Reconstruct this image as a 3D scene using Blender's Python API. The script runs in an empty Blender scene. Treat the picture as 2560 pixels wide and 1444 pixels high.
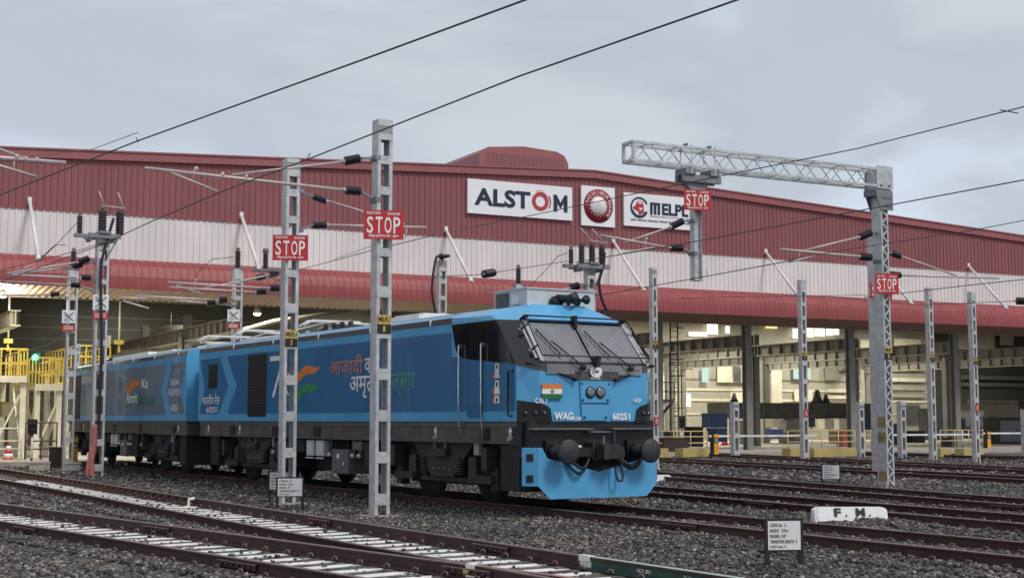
import bpy, bmesh, math, random
import numpy as np
from mathutils import Vector, Matrix
R = math.radians
random.seed(7); rng = np.random.default_rng(7)
SC = bpy.context.scene; COL = SC.collection
PI = math.pi

# ---------------------------------------------------------------- camera
F, CH = 3500.0, 1.7                      # focal length in photo pixels, eye height above rail top
PITCH = math.atan(328/3500.0); cp, sp = math.cos(PITCH), math.sin(PITCH)
cam = bpy.data.cameras.new('camera'); cam.sensor_width = 36; cam.lens = 36*F/2560
cam.clip_start = 0.1; cam.clip_end = 3000
co = bpy.data.objects.new('camera', cam); COL.objects.link(co)
co.location = (0, 0, CH); co.rotation_euler = (PI/2+PITCH, 0, 0); SC.camera = co

# ---------------------------------------------------------------- sky, sun, exposure
SUN_AZ, SUN_EL = 48.0, 48.0              # azimuth to the right of straight-behind-the-camera
sd = Vector((math.sin(R(SUN_AZ))*math.cos(R(SUN_EL)), -math.cos(R(SUN_AZ))*math.cos(R(SUN_EL)), math.sin(R(SUN_EL))))
W = bpy.data.worlds.new('World'); SC.world = W; W.use_nodes = True
nt = W.node_tree; N = nt.nodes; L = nt.links
bg = N['Background']; bg.inputs['Strength'].default_value = 0.1
sky = N.new('ShaderNodeTexSky'); sky.sky_type = 'NISHITA'; sky.sun_disc = False
sky.sun_elevation = R(SUN_EL); sky.sun_rotation = math.atan2(sd.x, sd.y)
tc = N.new('ShaderNodeTexCoord'); mp = N.new('ShaderNodeMapping'); mp.inputs['Scale'].default_value = (1, 1, 2.6)
L.new(tc.outputs['Generated'], mp.inputs['Vector'])
nz = N.new('ShaderNodeTexNoise'); nz.inputs['Scale'].default_value = 3.1; nz.inputs['Detail'].default_value = 6; nz.inputs['Roughness'].default_value = .5
nz.inputs['Distortion'].default_value = .3
L.new(mp.outputs['Vector'], nz.inputs['Vector'])
sx = N.new('ShaderNodeSeparateXYZ'); L.new(tc.outputs['Generated'], sx.inputs['Vector'])
ad = N.new('ShaderNodeMath'); ad.operation = 'MULTIPLY_ADD'; ad.inputs[1].default_value = .85; L.new(nz.outputs['Fac'], ad.inputs[0]); L.new(sx.outputs['Z'], ad.inputs[2])
cr = N.new('ShaderNodeValToRGB'); e = cr.color_ramp.elements
e[0].position = .30; e[0].color = (5.3, 6.1, 7.1, 1); e[1].position = .95; e[1].color = (4.2, 4.3, 4.6, 1)
for p_, c_ in ((.42, (4.9, 5.45, 6.1, 1)), (.50, (4.35, 4.75, 5.25, 1)), (.58, (3.6, 3.9, 4.3, 1)), (.66, (3.45, 3.7, 4.05, 1)), (.76, (4.2, 4.4, 4.7, 1))):
    q = cr.color_ramp.elements.new(p_); q.color = (c_[0]*1.13, c_[1]*1.15, c_[2]*1.18, 1)
L.new(ad.outputs[0], cr.inputs['Fac'])
mx = N.new('ShaderNodeMixRGB'); mx.inputs['Fac'].default_value = .93
L.new(sky.outputs['Color'], mx.inputs['Color1']); L.new(cr.outputs['Color'], mx.inputs['Color2']); L.new(mx.outputs['Color'], bg.inputs['Color'])
sun = bpy.data.lights.new('sun', 'SUN'); sun.energy = 1.3; sun.angle = R(14); sun.color = (1, .96, .9)
so = bpy.data.objects.new('sun', sun); COL.objects.link(so)
so.rotation_euler = sd.to_track_quat('Z', 'Y').to_euler(); so.location = (20, -20, 40)
SC.view_settings.view_transform = 'Standard'; SC.view_settings.look = 'None'
SC.view_settings.exposure = 0.42; SC.view_settings.gamma = 1

# ---------------------------------------------------------------- surveying: photo point -> place on a known plane
def ray(x, y):
    a = x-1280; b = 722-y
    return Vector((a, F*cp-b*sp, F*sp+b*cp))
def gnd(x, y, z=-.25):
    d = ray(x, y); k = (z-CH)/d.z; return Vector((d.x*k, d.y*k, z))
def dep(x, y, Y):
    d = ray(x, y); k = Y/d.y; return Vector((d.x*k, Y, CH+d.z*k))
def pl(x, y, P, ang):
    u = Vector((math.cos(R(ang)), math.sin(R(ang)), 0)); n = Vector((-u.y, u.x, 0))
    d = ray(x, y); o = Vector((0, 0, CH)); k = (Vector((P[0], P[1], 0))-o).dot(n)/d.dot(n)
    return o+d*k

# ---------------------------------------------------------------- materials (all procedural)
MT = {}
def mat(name, col, rough=.6, metal=0, var=.15, scale=3, bump=0, bscale=None, col2=None, emit=0, spec=.5, stretch=None, coat=0):
    if name in MT: return MT[name]
    m = bpy.data.materials.new(name); m.use_nodes = True; t = m.node_tree; n = t.nodes; l = t.links
    b = n['Principled BSDF']; b.inputs['Roughness'].default_value = rough; b.inputs['Metallic'].default_value = metal
    b.inputs['Specular IOR Level'].default_value = spec; b.inputs['Coat Weight'].default_value = coat
    c = (*col, 1)
    g = n.new('ShaderNodeNewGeometry'); tc_ = n.new('ShaderNodeTexCoord'); src = tc_.outputs['Object']
    if stretch:
        mp_ = n.new('ShaderNodeMapping'); mp_.inputs['Scale'].default_value = stretch; l.new(src, mp_.inputs['Vector']); src = mp_.outputs['Vector']
    if var > 0:
        z = n.new('ShaderNodeTexNoise'); z.inputs['Scale'].default_value = scale; z.inputs['Detail'].default_value = 6; z.inputs['Roughness'].default_value = .6
        l.new(src, z.inputs['Vector'])
        r_ = n.new('ShaderNodeValToRGB'); r_.color_ramp.elements[0].position = .3; r_.color_ramp.elements[1].position = .7
        c2 = col2 if col2 else tuple(min(1, v*(1+var)) for v in col)
        r_.color_ramp.elements[0].color = (*[v*(1-var) for v in col], 1); r_.color_ramp.elements[1].color = (*c2, 1)
        l.new(z.outputs['Fac'], r_.inputs['Fac']); l.new(r_.outputs['Color'], b.inputs['Base Color'])
        mr = n.new('ShaderNodeMapRange'); mr.inputs['To Min'].default_value = max(0, rough-.1); mr.inputs['To Max'].default_value = min(1, rough+.12)
        l.new(z.outputs['Fac'], mr.inputs['Value']); l.new(mr.outputs['Result'], b.inputs['Roughness'])
    else: b.inputs['Base Color'].default_value = c
    if bump:
        z2 = n.new('ShaderNodeTexNoise'); z2.inputs['Scale'].default_value = bscale or scale*4; z2.inputs['Detail'].default_value = 5; l.new(src, z2.inputs['Vector'])
        bp = n.new('ShaderNodeBump'); bp.inputs['Strength'].default_value = bump; bp.inputs['Distance'].default_value = .02
        l.new(z2.outputs['Fac'], bp.inputs['Height']); l.new(bp.outputs['Normal'], b.inputs['Normal'])
    if emit:
        b.inputs['Emission Color'].default_value = c; b.inputs['Emission Strength'].default_value = emit
    MT[name] = m; return m
galv = mat('galvanised', (.52, .53, .54), .5, .2, .25, 5, .1)
galvd = mat('galvanised_dull', (.22, .23, .25), .6, .2, .25, 4)
tube = mat('tube_pale', (.56, .47, .46), .45, .2, .15, 6)
insm = mat('insulator', (.022, .016, .024), .35, 0, .3, 9)
wirem = mat('wire', (.07, .075, .085), .5, .5, .1, 9)
redc = mat('cladding_red', (.275, .092, .096), .5, 0, .10, .45, .12, 1.2, stretch=(1, 1, .35))
redt = mat('trim_red', (.31, .10, .105), .45, 0, .08, .6)
redk = mat('canopy_red', (.31, .064, .064), .36, 0, .12, 1.0, .15, 2)
whc = mat('cladding_white', (.74, .72, .705), .5, 0, .10, .5, .1, 1.2, stretch=(1, 1, .3))
soffm = mat('soffit_lit', (.52, .38, .28), .6, 0, .14, 1.2)  # left soffit, with lamplight put into the tan
lb = mat('paint_light_blue', (.095, .385, .68), .32, 0, .09, 1.1, .10, 1.3, coat=.25)
db = mat('paint_dark_blue', (.028, .155, .33), .32, 0, .16, .8, .12, 1.1, coat=.25, stretch=(1, 1, .35))
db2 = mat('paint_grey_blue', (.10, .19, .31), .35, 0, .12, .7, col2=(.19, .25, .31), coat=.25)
blk = mat('black_paint', (.012, .013, .016), .4, 0, .4, 3)
blk2 = mat('underframe_black', (.013, .014, .015), .65, 0, .45, 5, .3)
sole = mat('solebar_grey', (.085, .08, .066), .5, 0, .4, 2)
maskm = mat('cab_mask_black', (.015, .016, .018), .12, 0, .3, 2, coat=.6)
stl = mat('steel_mid', (.16, .165, .17), .5, .3, .3, 6)
bogm = mat('bogie_grey', (.030, .033, .036), .6, 0, .4, 5, .3)
whm = mat('white_paint', (.80, .80, .80), .5, 0, .05, 4)
whr = mat('roof_white', (.70, .71, .72), .5, 0, .08, 2)
lgr = mat('light_grey_unit', (.58, .60, .62), .5, 0, .1, 3)
railm = mat('rail_rust', (.062, .027, .023), .55, .2, .35, 4, .3, 20)
railt = mat('rail_table', (.24, .18, .17), .45, .4, .3, 6)
railr = mat('rail_red_oxide', (.13, .035, .028), .6, 0, .3, 5)
railg = mat('rail_green', (.012, .06, .045), .5, 0, .35, 6)
railgt = mat('rail_green_top', (.42, .50, .47), .5, 0, .15, 6)
slp = mat('sleeper_white', (.80, .79, .765), .8, 0, .16, 3, .3, 15)
signr = mat('sign_red', (.50, .025, .03), .45, 0, .12, 3)
signw = mat('sign_letter', (.86, .82, .80), .5, 0, .03, 4)
blkl = mat('letter_black', (.015, .015, .018), .6, 0, .2, 8)
yel = mat('yellow_paint', (.60, .45, .10), .5, 0, .15, 3)
yelp = mat('plate_yellow', (.55, .38, .10), .6, 0, .25, 12)
org = mat('orange_paint', (.75, .36, .03), .5, 0, .08, 3)
crm = mat('cream_steel', (.74, .70, .56), .5, 0, .08, 2)
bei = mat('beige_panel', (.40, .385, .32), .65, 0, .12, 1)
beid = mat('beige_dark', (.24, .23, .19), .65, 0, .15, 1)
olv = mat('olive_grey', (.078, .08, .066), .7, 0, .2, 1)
colm = mat('column_grey', (.21, .215, .195), .6, 0, .15, 2)
conc = mat('concrete', (.40, .37, .32), .8, 0, .15, 2, .2)
nav = mat('navy', (.012, .02, .05), .5, 0, .2, 3)
bluc = mat('cabinet_blue', (.04, .08, .20), .5, 0, .1, 3)
bluc2 = mat('cabinet_pale_blue', (.12, .17, .38), .5, 0, .1, 3)
safl = mat('letter_saffron', (.55, .20, .12), .45, 0, .1, 4)
saff = mat('saffron', (.72, .20, .04), .45, 0, .08, 4)
grn = mat('flag_green', (.02, .26, .08), .45, 0, .08, 4)
teal = mat('letter_green', (.06, .30, .22), .45, 0, .1, 4)
pinkc = mat('cable_pink', (.42, .15, .13), .6, 0, .2, 5)
prosm = mat('emblem_maroon', (.30, .025, .045), .5, 0, .1, 4)
navl = mat('letter_navy', (.012, .022, .055), .4, 0, .1, 4)
logr = mat('logo_red', (.48, .04, .05), .4, 0, .1, 4)
refl_pale = mat('reflection_stripe', (.28, .29, .31), .2, .1, .15, 1.6, coat=.6)  # pale and dark bands of windscreen reflection, put into colour
refl_dark = mat('reflection_stripe_dark', (.10, .104, .112), .25, .1, .3, 1.6, coat=.6)
handrail_glint = mat('handrail_and_glint', (.60, .62, .64), .18, .7, .2, 4)  # handrail metal, shared with the painted sky glints beside the windscreen
drk = mat('dark_grille', (.008, .009, .011), .6, 0, .3, 20)

# ---------------------------------------------------------------- mesh building
class MB:
    def __init__(s): s.v = []; s.f = []; s.m = []; s.sm = []; s.ms = []
    def mi(s, m):
        if m not in s.ms: s.ms.append(m)
        return s.ms.index(m)
    def add(s, vs, fs, m=None, smooth=False):
        o = len(s.v); s.v += [tuple(q) for q in vs]
        k = s.mi(m)
        for f in fs: s.f.append(tuple(i+o for i in f)); s.m.append(k); s.sm.append(smooth)
        return s
    def box(s, c, d, m=None, rz=0):
        hx, hy, hz = d[0]/2, d[1]/2, d[2]/2; ca, sa = math.cos(rz), math.sin(rz); vs = []
        for z in (-hz, hz):
            for x, y in ((-hx, -hy), (hx, -hy), (hx, hy), (-hx, hy)): vs.append((c[0]+x*ca-y*sa, c[1]+x*sa+y*ca, c[2]+z))
        return s.add(vs, [(3, 2, 1, 0), (4, 5, 6, 7), (0, 1, 5, 4), (1, 2, 6, 5), (2, 3, 7, 6), (3, 0, 4, 7)], m)
    def bx(s, x0, x1, y0, y1, z0, z1, m=None):
        return s.box(((x0+x1)/2, (y0+y1)/2, (z0+z1)/2), (abs(x1-x0), abs(y1-y0), abs(z1-z0)), m)
    def bar(s, a, b, w, h, m=None, up=(0, 0, 1)):
        a = Vector(a); b = Vector(b); d = (b-a)
        if d.length < 1e-6: return s
        d.normalize(); upv = Vector(up)
        if abs(d.dot(upv)) > .97: upv = Vector((1, 0, 0)) if abs(d.x) < .9 else Vector((0, 1, 0))
        x = d.cross(upv).normalized(); y = x.cross(d).normalized(); vs = []
        for p in (a, b):
            for i, j in ((-1, -1), (1, -1), (1, 1), (-1, 1)): vs.append(p+x*(i*w/2)+y*(j*h/2))
        return s.add(vs, [(0, 1, 2, 3), (7, 6, 5, 4), (4, 5, 1, 0), (5, 6, 2, 1), (6, 7, 3, 2), (7, 4, 0, 3)], m)
    def lathe(s, a, b, prof, n=12, m=None):     # prof: list of (t, radius)
        a = Vector(a); b = Vector(b); d = b-a; ln = d.length; d.normalize()
        up = Vector((0, 0, 1)) if abs(d.z) < .9 else Vector((1, 0, 0))
        x = d.cross(up).normalized(); y = d.cross(x).normalized(); vs = []; fs = []
        for t, r in prof:
            for i in range(n):
                q = 2*PI*i/n; vs.append(a+d*(t*ln)+x*(r*math.cos(q))+y*(r*math.sin(q)))
        for k in range(len(prof)-1):
            for i in range(n): fs.append((k*n+i, k*n+(i+1) % n, (k+1)*n+(i+1) % n, (k+1)*n+i))
        fs.append(tuple(range(n))[::-1]); fs.append(tuple((len(prof)-1)*n+i for i in range(n)))
        return s.add(vs, fs, m, True)
    def tube(s, a, b, r, m=None, n=8): return s.lathe(a, b, [(0, r), (1, r)], n, m)
    def path(s, pts, r, m=None, n=6):
        pts = [Vector(p) for p in pts]; secs = []; x = None
        for i, p in enumerate(pts):
            d = (pts[min(len(pts)-1, i+1)]-pts[max(0, i-1)]).normalized()
            if x is None: x = d.orthogonal().normalized()
            else: x = (x-d*x.dot(d)).normalized()
            y = d.cross(x); secs.append([p+x*(r*math.cos(2*PI*k/n))+y*(r*math.sin(2*PI*k/n)) for k in range(n)])
        return s.loft(secs, m, True, True)
    def poly(s, pts, th, nrm, m=None):          # closed outline given a thickness along nrm
        nv = Vector(nrm).normalized()*th; k = len(pts); vs = [Vector(p) for p in pts]+[Vector(p)+nv for p in pts]
        fs = [tuple(range(k))[::-1], tuple(range(k, 2*k))]+[(i, (i+1) % k, k+(i+1) % k, k+i) for i in range(k)]
        return s.add(vs, fs, m)
    def loft(s, secs, m=None, cap=True, smooth=False):   # secs: rings of equal count
        n = len(secs[0]); vs = [p for q in secs for p in q]; fs = []
        for k in range(len(secs)-1):
            for i in range(n): fs.append((k*n+i, k*n+(i+1) % n, (k+1)*n+(i+1) % n, (k+1)*n+i))
        if cap: fs += [tuple(range(n))[::-1], tuple((len(secs)-1)*n+i for i in range(n))]
        return s.add(vs, fs, m, smooth)
    def mesh(s, name):
        me = bpy.data.meshes.new(name); me.from_pydata([tuple(v) for v in s.v], [], s.f)
        for m in s.ms: me.materials.append(m)
        me.polygons.foreach_set('material_index', s.m); me.polygons.foreach_set('use_smooth', s.sm)
        bm = bmesh.new(); bm.from_mesh(me); bmesh.ops.recalc_face_normals(bm, faces=bm.faces); bm.to_mesh(me); bm.free()
        me.update(); return me

def part(name, mb, parent=None, m=None, world=False):
    if m: mb.ms = [m if q is None else q for q in mb.ms]
    if world and parent is not None:
        iv = Matrix.LocRotScale(parent.location, parent.rotation_euler, None).inverted(); mb.v = [tuple(iv @ Vector(v)) for v in mb.v]
    o = bpy.data.objects.new(name, mb.mesh(name)); COL.objects.link(o)
    if parent is not None: o.parent = parent
    return o
def tag(o, label, cat, group=None):
    o['label'] = label; o['category'] = cat
    if group: o['group'] = group
    return o
def thing(name, label, cat, loc=(0, 0, 0), rz=0, group=None):
    o = bpy.data.objects.new(name, None); COL.objects.link(o); o.empty_display_size = .3
    o.location = loc; o.rotation_euler = (0, 0, rz); return tag(o, label, cat, group)
def struct(name, mb, m=None, kind='structure'):
    o = part(name, mb, None, m); o['kind'] = kind; return o
def dup(root, loc, rz=None, label=None):
    r = root.copy(); COL.objects.link(r); r.location = loc
    if rz is not None: r.rotation_euler = (0, 0, rz)
    if label: r['label'] = label
    for ch in list(root.children):
        c = ch.copy(); COL.objects.link(c); c.parent = r
        for g in list(ch.children):
            d = g.copy(); COL.objects.link(d); d.parent = c
    return r

_tc = {}
def glyphs(txt, off=0.0):
    k = (txt, off)
    if k in _tc: return _tc[k]
    c = bpy.data.curves.new('t', 'FONT'); c.body = txt; c.offset = off; c.resolution_u = 3
    o = bpy.data.objects.new('t', c); COL.objects.link(o); dg = bpy.context.evaluated_depsgraph_get()
    me = bpy.data.meshes.new_from_object(o.evaluated_get(dg)); vs = [v.co.copy() for v in me.vertices]; fs = [tuple(p.vertices) for p in me.polygons]
    bpy.data.objects.remove(o); bpy.data.curves.remove(c); bpy.data.meshes.remove(me)
    par = list(range(len(vs)))
    def fd(a):
        while par[a] != a: par[a] = par[par[a]]; a = par[a]
        return a
    for f in fs:
        for q in f[1:]: par[fd(q)] = fd(f[0])
    ids = {}
    lay = [ids.setdefault(fd(i), len(ids)) for i in range(len(vs))]
    x0 = min(v.x for v in vs); x1 = max(v.x for v in vs); y0 = min(v.y for v in vs); y1 = max(v.y for v in vs)
    _tc[k] = ([((v.x-x0)/(x1-x0), (v.y-y0)/(y1-y0), lay[i] % 3) for i, v in enumerate(vs)], fs, (x1-x0)/(y1-y0)); return _tc[k]
def text(mb, txt, O, Rt, U, w, h, m, off=0.0, lift=.004):
    O = Vector(O); Rt = Vector(Rt).normalized(); U = Vector(U).normalized(); nn = Rt.cross(U)
    g, fs, asp = glyphs(txt, off)
    if w is None: w = h*asp
    mb.add([O+Rt*(x*w)+U*(y*h)+nn*(lift+.0012*k) for x, y, k in g], fs, m); return w

# ================================================================ GROUND
HD = lambda a: Vector((-math.sin(R(a)), math.cos(R(a)), 0))     # heading: away from the camera along a track
RT = lambda a: Vector((math.cos(R(a)), math.sin(R(a)), 0))
AF = 27.6                                                       # facade runs along RT(AF)
P0 = Vector((0, 74, 0)); FU = RT(AF); FN = HD(AF)               # FN points into the shed
def fw(t, w, z): return P0+FU*t+FN*w+Vector((0, 0, z))

def line2(p, a, y):     # point at depth y on the line through p with heading a
    h = HD(a); k = (y-p[1])/h.y; return Vector((p[0]+h.x*k, y, 0))
def pathpts(start, segs):
    p = Vector((start[0], start[1], 0)); out = [p.copy()]; 
    for a, ln in segs:
        p = p+HD(a)*ln; out.append(p.copy())
    return out
def smooth_path(pts, step=1.2):
    out = []; n = len(pts)
    # resample, then soften the corners
    dense = []
    for i in range(n-1):
        k = max(1, int((pts[i+1]-pts[i]).length/step))
        for j in range(k): dense.append(pts[i].lerp(pts[i+1], j/k))
    dense.append(pts[-1])
    for _ in range(25):
        dense = [dense[0]]+[(dense[i-1]+dense[i]*2+dense[i+1])/4 for i in range(1, len(dense)-1)]+[dense[-1]]
    return dense
def offs(path, d):      # offset to the right of travel away from the camera
    out = []
    for i, p in enumerate(path):
        a = path[max(0, i-1)]; b = path[min(len(path)-1, i+1)]; t = (b-a).normalized(); out.append(p+Vector((t.y, -t.x, 0))*d)
    return out

LC0 = Vector((1.72, 27.6, 0)); LA = 32.2                        # locomotive front and heading
G2 = .873
c1 = LC0-HD(LA)*0
T1 = smooth_path([line2((c1.x, c1.y), 30.4, 4.0), c1]+[c1+HD(LA)*18.5, c1+HD(LA)*18.5+HD(29.2)*19, c1+HD(LA)*18.5+HD(29.2)*19+HD(AF)*40])
def mk(pf, a, y0, y1, sh=40):
    c = Vector((pf[0], pf[1], 0))-RT(a)*G2; return smooth_path([line2((c.x, c.y), a, y0), line2((c.x, c.y), a, y1), line2((c.x, c.y), a, y1)+HD(AF)*sh])
T2 = mk((6.92, 30.55), 26.7, 14, 74); T3 = mk((8.59, 37.9), 21.5, 18, 76); T4 = mk((11.65, 53.4), 22.5, 26, 76)
T5 = mk((15.68, 60.5), 18.6, 34, 80); T6 = mk((21.0, 74.7), 29, 46, 84)
t0c = Vector((-.95, 21.0, 0))-RT(30.9)*G2
T0 = smooth_path([line2((t0c.x, t0c.y), 31.6, 9), t0c, line2((t0c.x, t0c.y), 30.6, 66)])
tmc = Vector((-3.77, 20.86, 0))-RT(39.3)*G2
TM = smooth_path([line2((tmc.x, tmc.y), 39.3, 7), line2((tmc.x, tmc.y), 39.3, 62)])

def pathx(path, y):
    for i in range(len(path)-1):
        a, b = path[i], path[i+1]
        if (a.y-y)*(b.y-y) <= 0 and a.y != b.y: return a.lerp(b, (y-a.y)/(b.y-a.y)).x
    return 1e9
ys = np.arange(4, 100, .5)
def xarr(path): return np.array([pathx(path, y) for y in ys])
XA = {n: xarr(p) for n, p in dict(T0=T0, TM=TM, T1=T1, T2=T2, T3=T3, T4=T4, T5=T5, T6=T6).items()}
def near_track(x, y, n):        # perpendicular-ish distance to a track centre line
    c = np.interp(y, ys, XA[n]); k = dict(TM=.77, T0=.857, T1=.85, T2=.893, T3=.93, T4=.924, T5=.948, T6=.875)[n]
    return np.abs(x-c)*k
def noise2(x, y):
    return (np.sin(x*1.7+y*.6)*np.cos(y*1.3-x*.4)+.6*np.sin(x*3.1-y*2.3+1)+.5*np.cos(x*4.7+y*3.9)+.35*np.sin(x*7.9+y*6.1+2))/2.4
def zg(x, y):                   # height of the ballast
    z = -.225+.045*noise2(x, y)
    for n in ('T1', 'T2', 'T3', 'T4', 'T5', 'T6'):
        d = near_track(x, y, n); z = np.where(d < 1.35, -.165+.01*noise2(x*2, y*2), z); z = np.where((d >= 1.35) & (d < 1.9), -.19+.02*noise2(x, y), z)
    for n in ('T0', 'TM'):
        d = near_track(x, y, n); z = np.where(d < .8, -.193, np.where(d < 1.5, -.168, z))
    z = z+.11*np.exp(-(((x-6.2)/1.0)**2+((y-25.6)/.8)**2))
    e = (x+0.0)*FN.x+(y-74)*FN.y       # depth behind the facade line
    z = np.where(e > -4.2, -.30, z)
    return z

balm = bpy.data.materials.new('ballast'); balm.use_nodes = True
n_ = balm.node_tree.nodes; l_ = balm.node_tree.links; b_ = n_['Principled BSDF']; b_.inputs['Roughness'].default_value = .85
b_.inputs['Specular IOR Level'].default_value = .35
t_ = n_.new('ShaderNodeTexCoord'); v_ = n_.new('ShaderNodeTexVoronoi'); v_.inputs['Scale'].default_value = 15; l_.new(t_.outputs['Object'], v_.inputs['Vector'])
r_ = n_.new('ShaderNodeValToRGB'); r_.color_ramp.elements[0].color = (.05, .049, .049, 1); r_.color_ramp.elements[1].color = (.17, .165, .16, 1)
s_ = n_.new('ShaderNodeSeparateColor'); l_.new(v_.outputs['Color'], s_.inputs['Color']); l_.new(s_.outputs['Red'], r_.inputs['Fac']); l_.new(r_.outputs['Color'], b_.inputs['Base Color'])
bp_ = n_.new('ShaderNodeBump'); bp_.inputs['Strength'].default_value = 1; bp_.inputs['Distance'].default_value = .03
l_.new(v_.outputs['Distance'], bp_.inputs['Height']); l_.new(bp_.outputs['Normal'], b_.inputs['Normal'])
stonem = bpy.data.materials.new('stones'); stonem.use_nodes = True
n_ = stonem.node_tree.nodes; l_ = stonem.node_tree.links; b_ = n_['Principled BSDF']; b_.inputs['Roughness'].default_value = .75
b_.inputs['Specular IOR Level'].default_value = .4
g_ = n_.new('ShaderNodeNewGeometry'); r_ = n_.new('ShaderNodeValToRGB'); el = r_.color_ramp.elements
el[0].color = (.036, .036, .037, 1); el[1].color = (.42, .41, .40, 1); el[1].position = 1
q = el.new(.5); q.color = (.10, .096, .095, 1); q = el.new(.85); q.color = (.19, .182, .178, 1)
l_.new(g_.outputs['Random Per Island'], r_.inputs['Fac'])
t_ = n_.new('ShaderNodeTexCoord'); z_ = n_.new('ShaderNodeTexNoise'); z_.inputs['Scale'].default_value = .35; z_.inputs['Detail'].default_value = 4; l_.new(t_.outputs['Object'], z_.inputs['Vector'])
c_ = n_.new('ShaderNodeValToRGB'); c_.color_ramp.elements[0].position = .36; c_.color_ramp.elements[0].color = (.72, .74, .78, 1); c_.color_ramp.elements[1].position = .66; c_.color_ramp.elements[1].color = (1.25, 1.12, 1.0, 1); l_.new(z_.outputs['Fac'], c_.inputs['Fac'])
x_ = n_.new('ShaderNodeMixRGB'); x_.blend_type = 'MULTIPLY'; x_.inputs['Fac'].default_value = 1; l_.new(r_.outputs['Color'], x_.inputs['Color1']); l_.new(c_.outputs['Color'], x_.inputs['Color2']); l_.new(x_.outputs['Color'], b_.inputs['Base Color'])

# far ground sheet to the horizon, ballast sheet above it
mb = MB(); S = 1500
mb.add([(-S, -60, -.5), (S, -60, -.5), (S, S, -.5), (-S, S, -.5)], [(0, 1, 2, 3)]); struct('ground', mb, mat('earth', (.10, .095, .085), .9, 0, .3, .3))
gx = np.arange(-42, 52, .22); gy = np.concatenate([np.arange(4, 46, .22), np.arange(46, 96, .5)])
X, Y = np.meshgrid(gx, gy); Z = zg(X, Y); nx, ny = len(gx), len(gy)
me = bpy.data.meshes.new('ballast_bed'); V = np.stack([X, Y, Z], -1).reshape(-1, 3)
idx = (np.arange(ny-1)[:, None]*nx+np.arange(nx-1)[None]).reshape(-1)
fc = np.stack([idx, idx+1, idx+nx+1, idx+nx], -1)
me.from_pydata(V.tolist(), [], fc.tolist()); me.materials.append(balm); me.update()
o = bpy.data.objects.new('ballast_bed', me); COL.objects.link(o); o['kind'] = 'structure'

# loose stones: one uncountable mass
ph = (1+5**.5)/2
ico = np.array([(-1, ph, 0), (1, ph, 0), (-1, -ph, 0), (1, -ph, 0), (0, -1, ph), (0, 1, ph), (0, -1, -ph), (0, 1, -ph), (ph, 0, -1), (ph, 0, 1), (-ph, 0, -1), (-ph, 0, 1)])/1.9
icf = np.array([(0, 11, 5), (0, 5, 1), (0, 1, 7), (0, 7, 10), (0, 10, 11), (1, 5, 9), (5, 11, 4), (11, 10, 2), (10, 7, 6), (7, 1, 8), (3, 9, 4), (3, 4, 2), (3, 2, 6), (3, 6, 8), (3, 8, 9), (4, 9, 5), (2, 4, 11), (6, 2, 10), (8, 6, 7), (9, 8, 1)])
cube = np.array([(-1, -1, -1), (1, -1, -1), (1, 1, -1), (-1, 1, -1), (-1, -1, 1), (1, -1, 1), (1, 1, 1), (-1, 1, 1)])*.6
cuf = np.array([(0, 3, 2), (0, 2, 1), (4, 5, 6), (4, 6, 7), (0, 1, 5), (0, 5, 4), (1, 2, 6), (1, 6, 5), (2, 3, 7), (2, 7, 6), (3, 0, 4), (3, 4, 7)])
def scatter(y0, y1, n, s0, s1, xm=.46, base=None, shape=0):
    y = np.sqrt(rng.uniform(y0*y0, y1*y1, n)); x = rng.uniform(-1, 1, n)*(y*xm+2.0)
    sz = rng.uniform(s0, s1, n)
    keep = np.ones(n, bool)
    for t, r in (('T1', 0), ('T2', 0), ('T3', 0), ('T4', 0), ('T5', 0), ('T6', 0), ('T0', 0), ('TM', 0)):
        d = near_track(x, y, t); keep &= ~((d > .79) & (d < .96))
        if t in ('T0', 'TM'): keep &= ~((d < .96) & (rng.random(n) < .93))
    e = x*FN.x+(y-74)*FN.y; keep &= e < -4.2
    x, y, sz = x[keep], y[keep], sz[keep]; n = len(x); z = zg(x, y)+sz*rng.uniform(-.25, .35, n)
    bv, bf = (ico, icf) if shape == 0 else (cube, cuf)
    m = len(bv)
    v = (bv[None]+rng.uniform(-.26, .26, (n, m, 3)))*(1+rng.uniform(-.2, .2, (n, m, 1)))*np.stack([rng.uniform(.75, 1.35, n), rng.uniform(.7, 1.1, n), rng.uniform(.45, .8, n)], -1)[:, None]*sz[:, None, None]*.5
    a, b, c = rng.uniform(0, 2*PI, (3, n)); b = b*.16; 
    def rot(v, ax, th):
        i, j = [(1, 2), (0, 2), (0, 1)][ax]; ct, st = np.cos(th)[:, None], np.sin(th)[:, None]
        w = v.copy(); w[..., i] = v[..., i]*ct-v[..., j]*st; w[..., j] = v[..., i]*st+v[..., j]*ct; return w
    v = rot(v, 0, b-.5); v = rot(v, 2, a); v = rot(v, 1, b-.5); v = rot(v, 2, c)
    v += np.stack([x, y, z], -1)[:, None]
    f = bf[None]+np.arange(n)[:, None, None]*m
    return v.reshape(-1, 3), f.reshape(-1, 3)
vs, fs, o_ = [], [], 0
for a in ((9, 20, 66000, .042, .084, .46, None, 1), (20, 30, 84000, .045, .082, .43, None, 1), (30, 45, 60000, .06, .11, .42, None, 1), (45, 72, 40000, .10, .17, .42, None, 1)):
    v, f = scatter(*a); vs.append(v); fs.append(f+o_); o_ += len(v)
v = np.concatenate(vs); f = np.concatenate(fs)
me = bpy.data.meshes.new('ballast_stones'); me.vertices.add(len(v)); me.vertices.foreach_set('co', v.ravel())
me.loops.add(f.size); me.loops.foreach_set('vertex_index', f.ravel().astype(np.int32)); me.polygons.add(len(f))
me.polygons.foreach_set('loop_start', np.arange(0, f.size, 3, dtype=np.int32)); me.polygons.foreach_set('loop_total', np.full(len(f), 3, dtype=np.int32))
me.materials.append(stonem); me.update(); me.validate()
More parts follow.
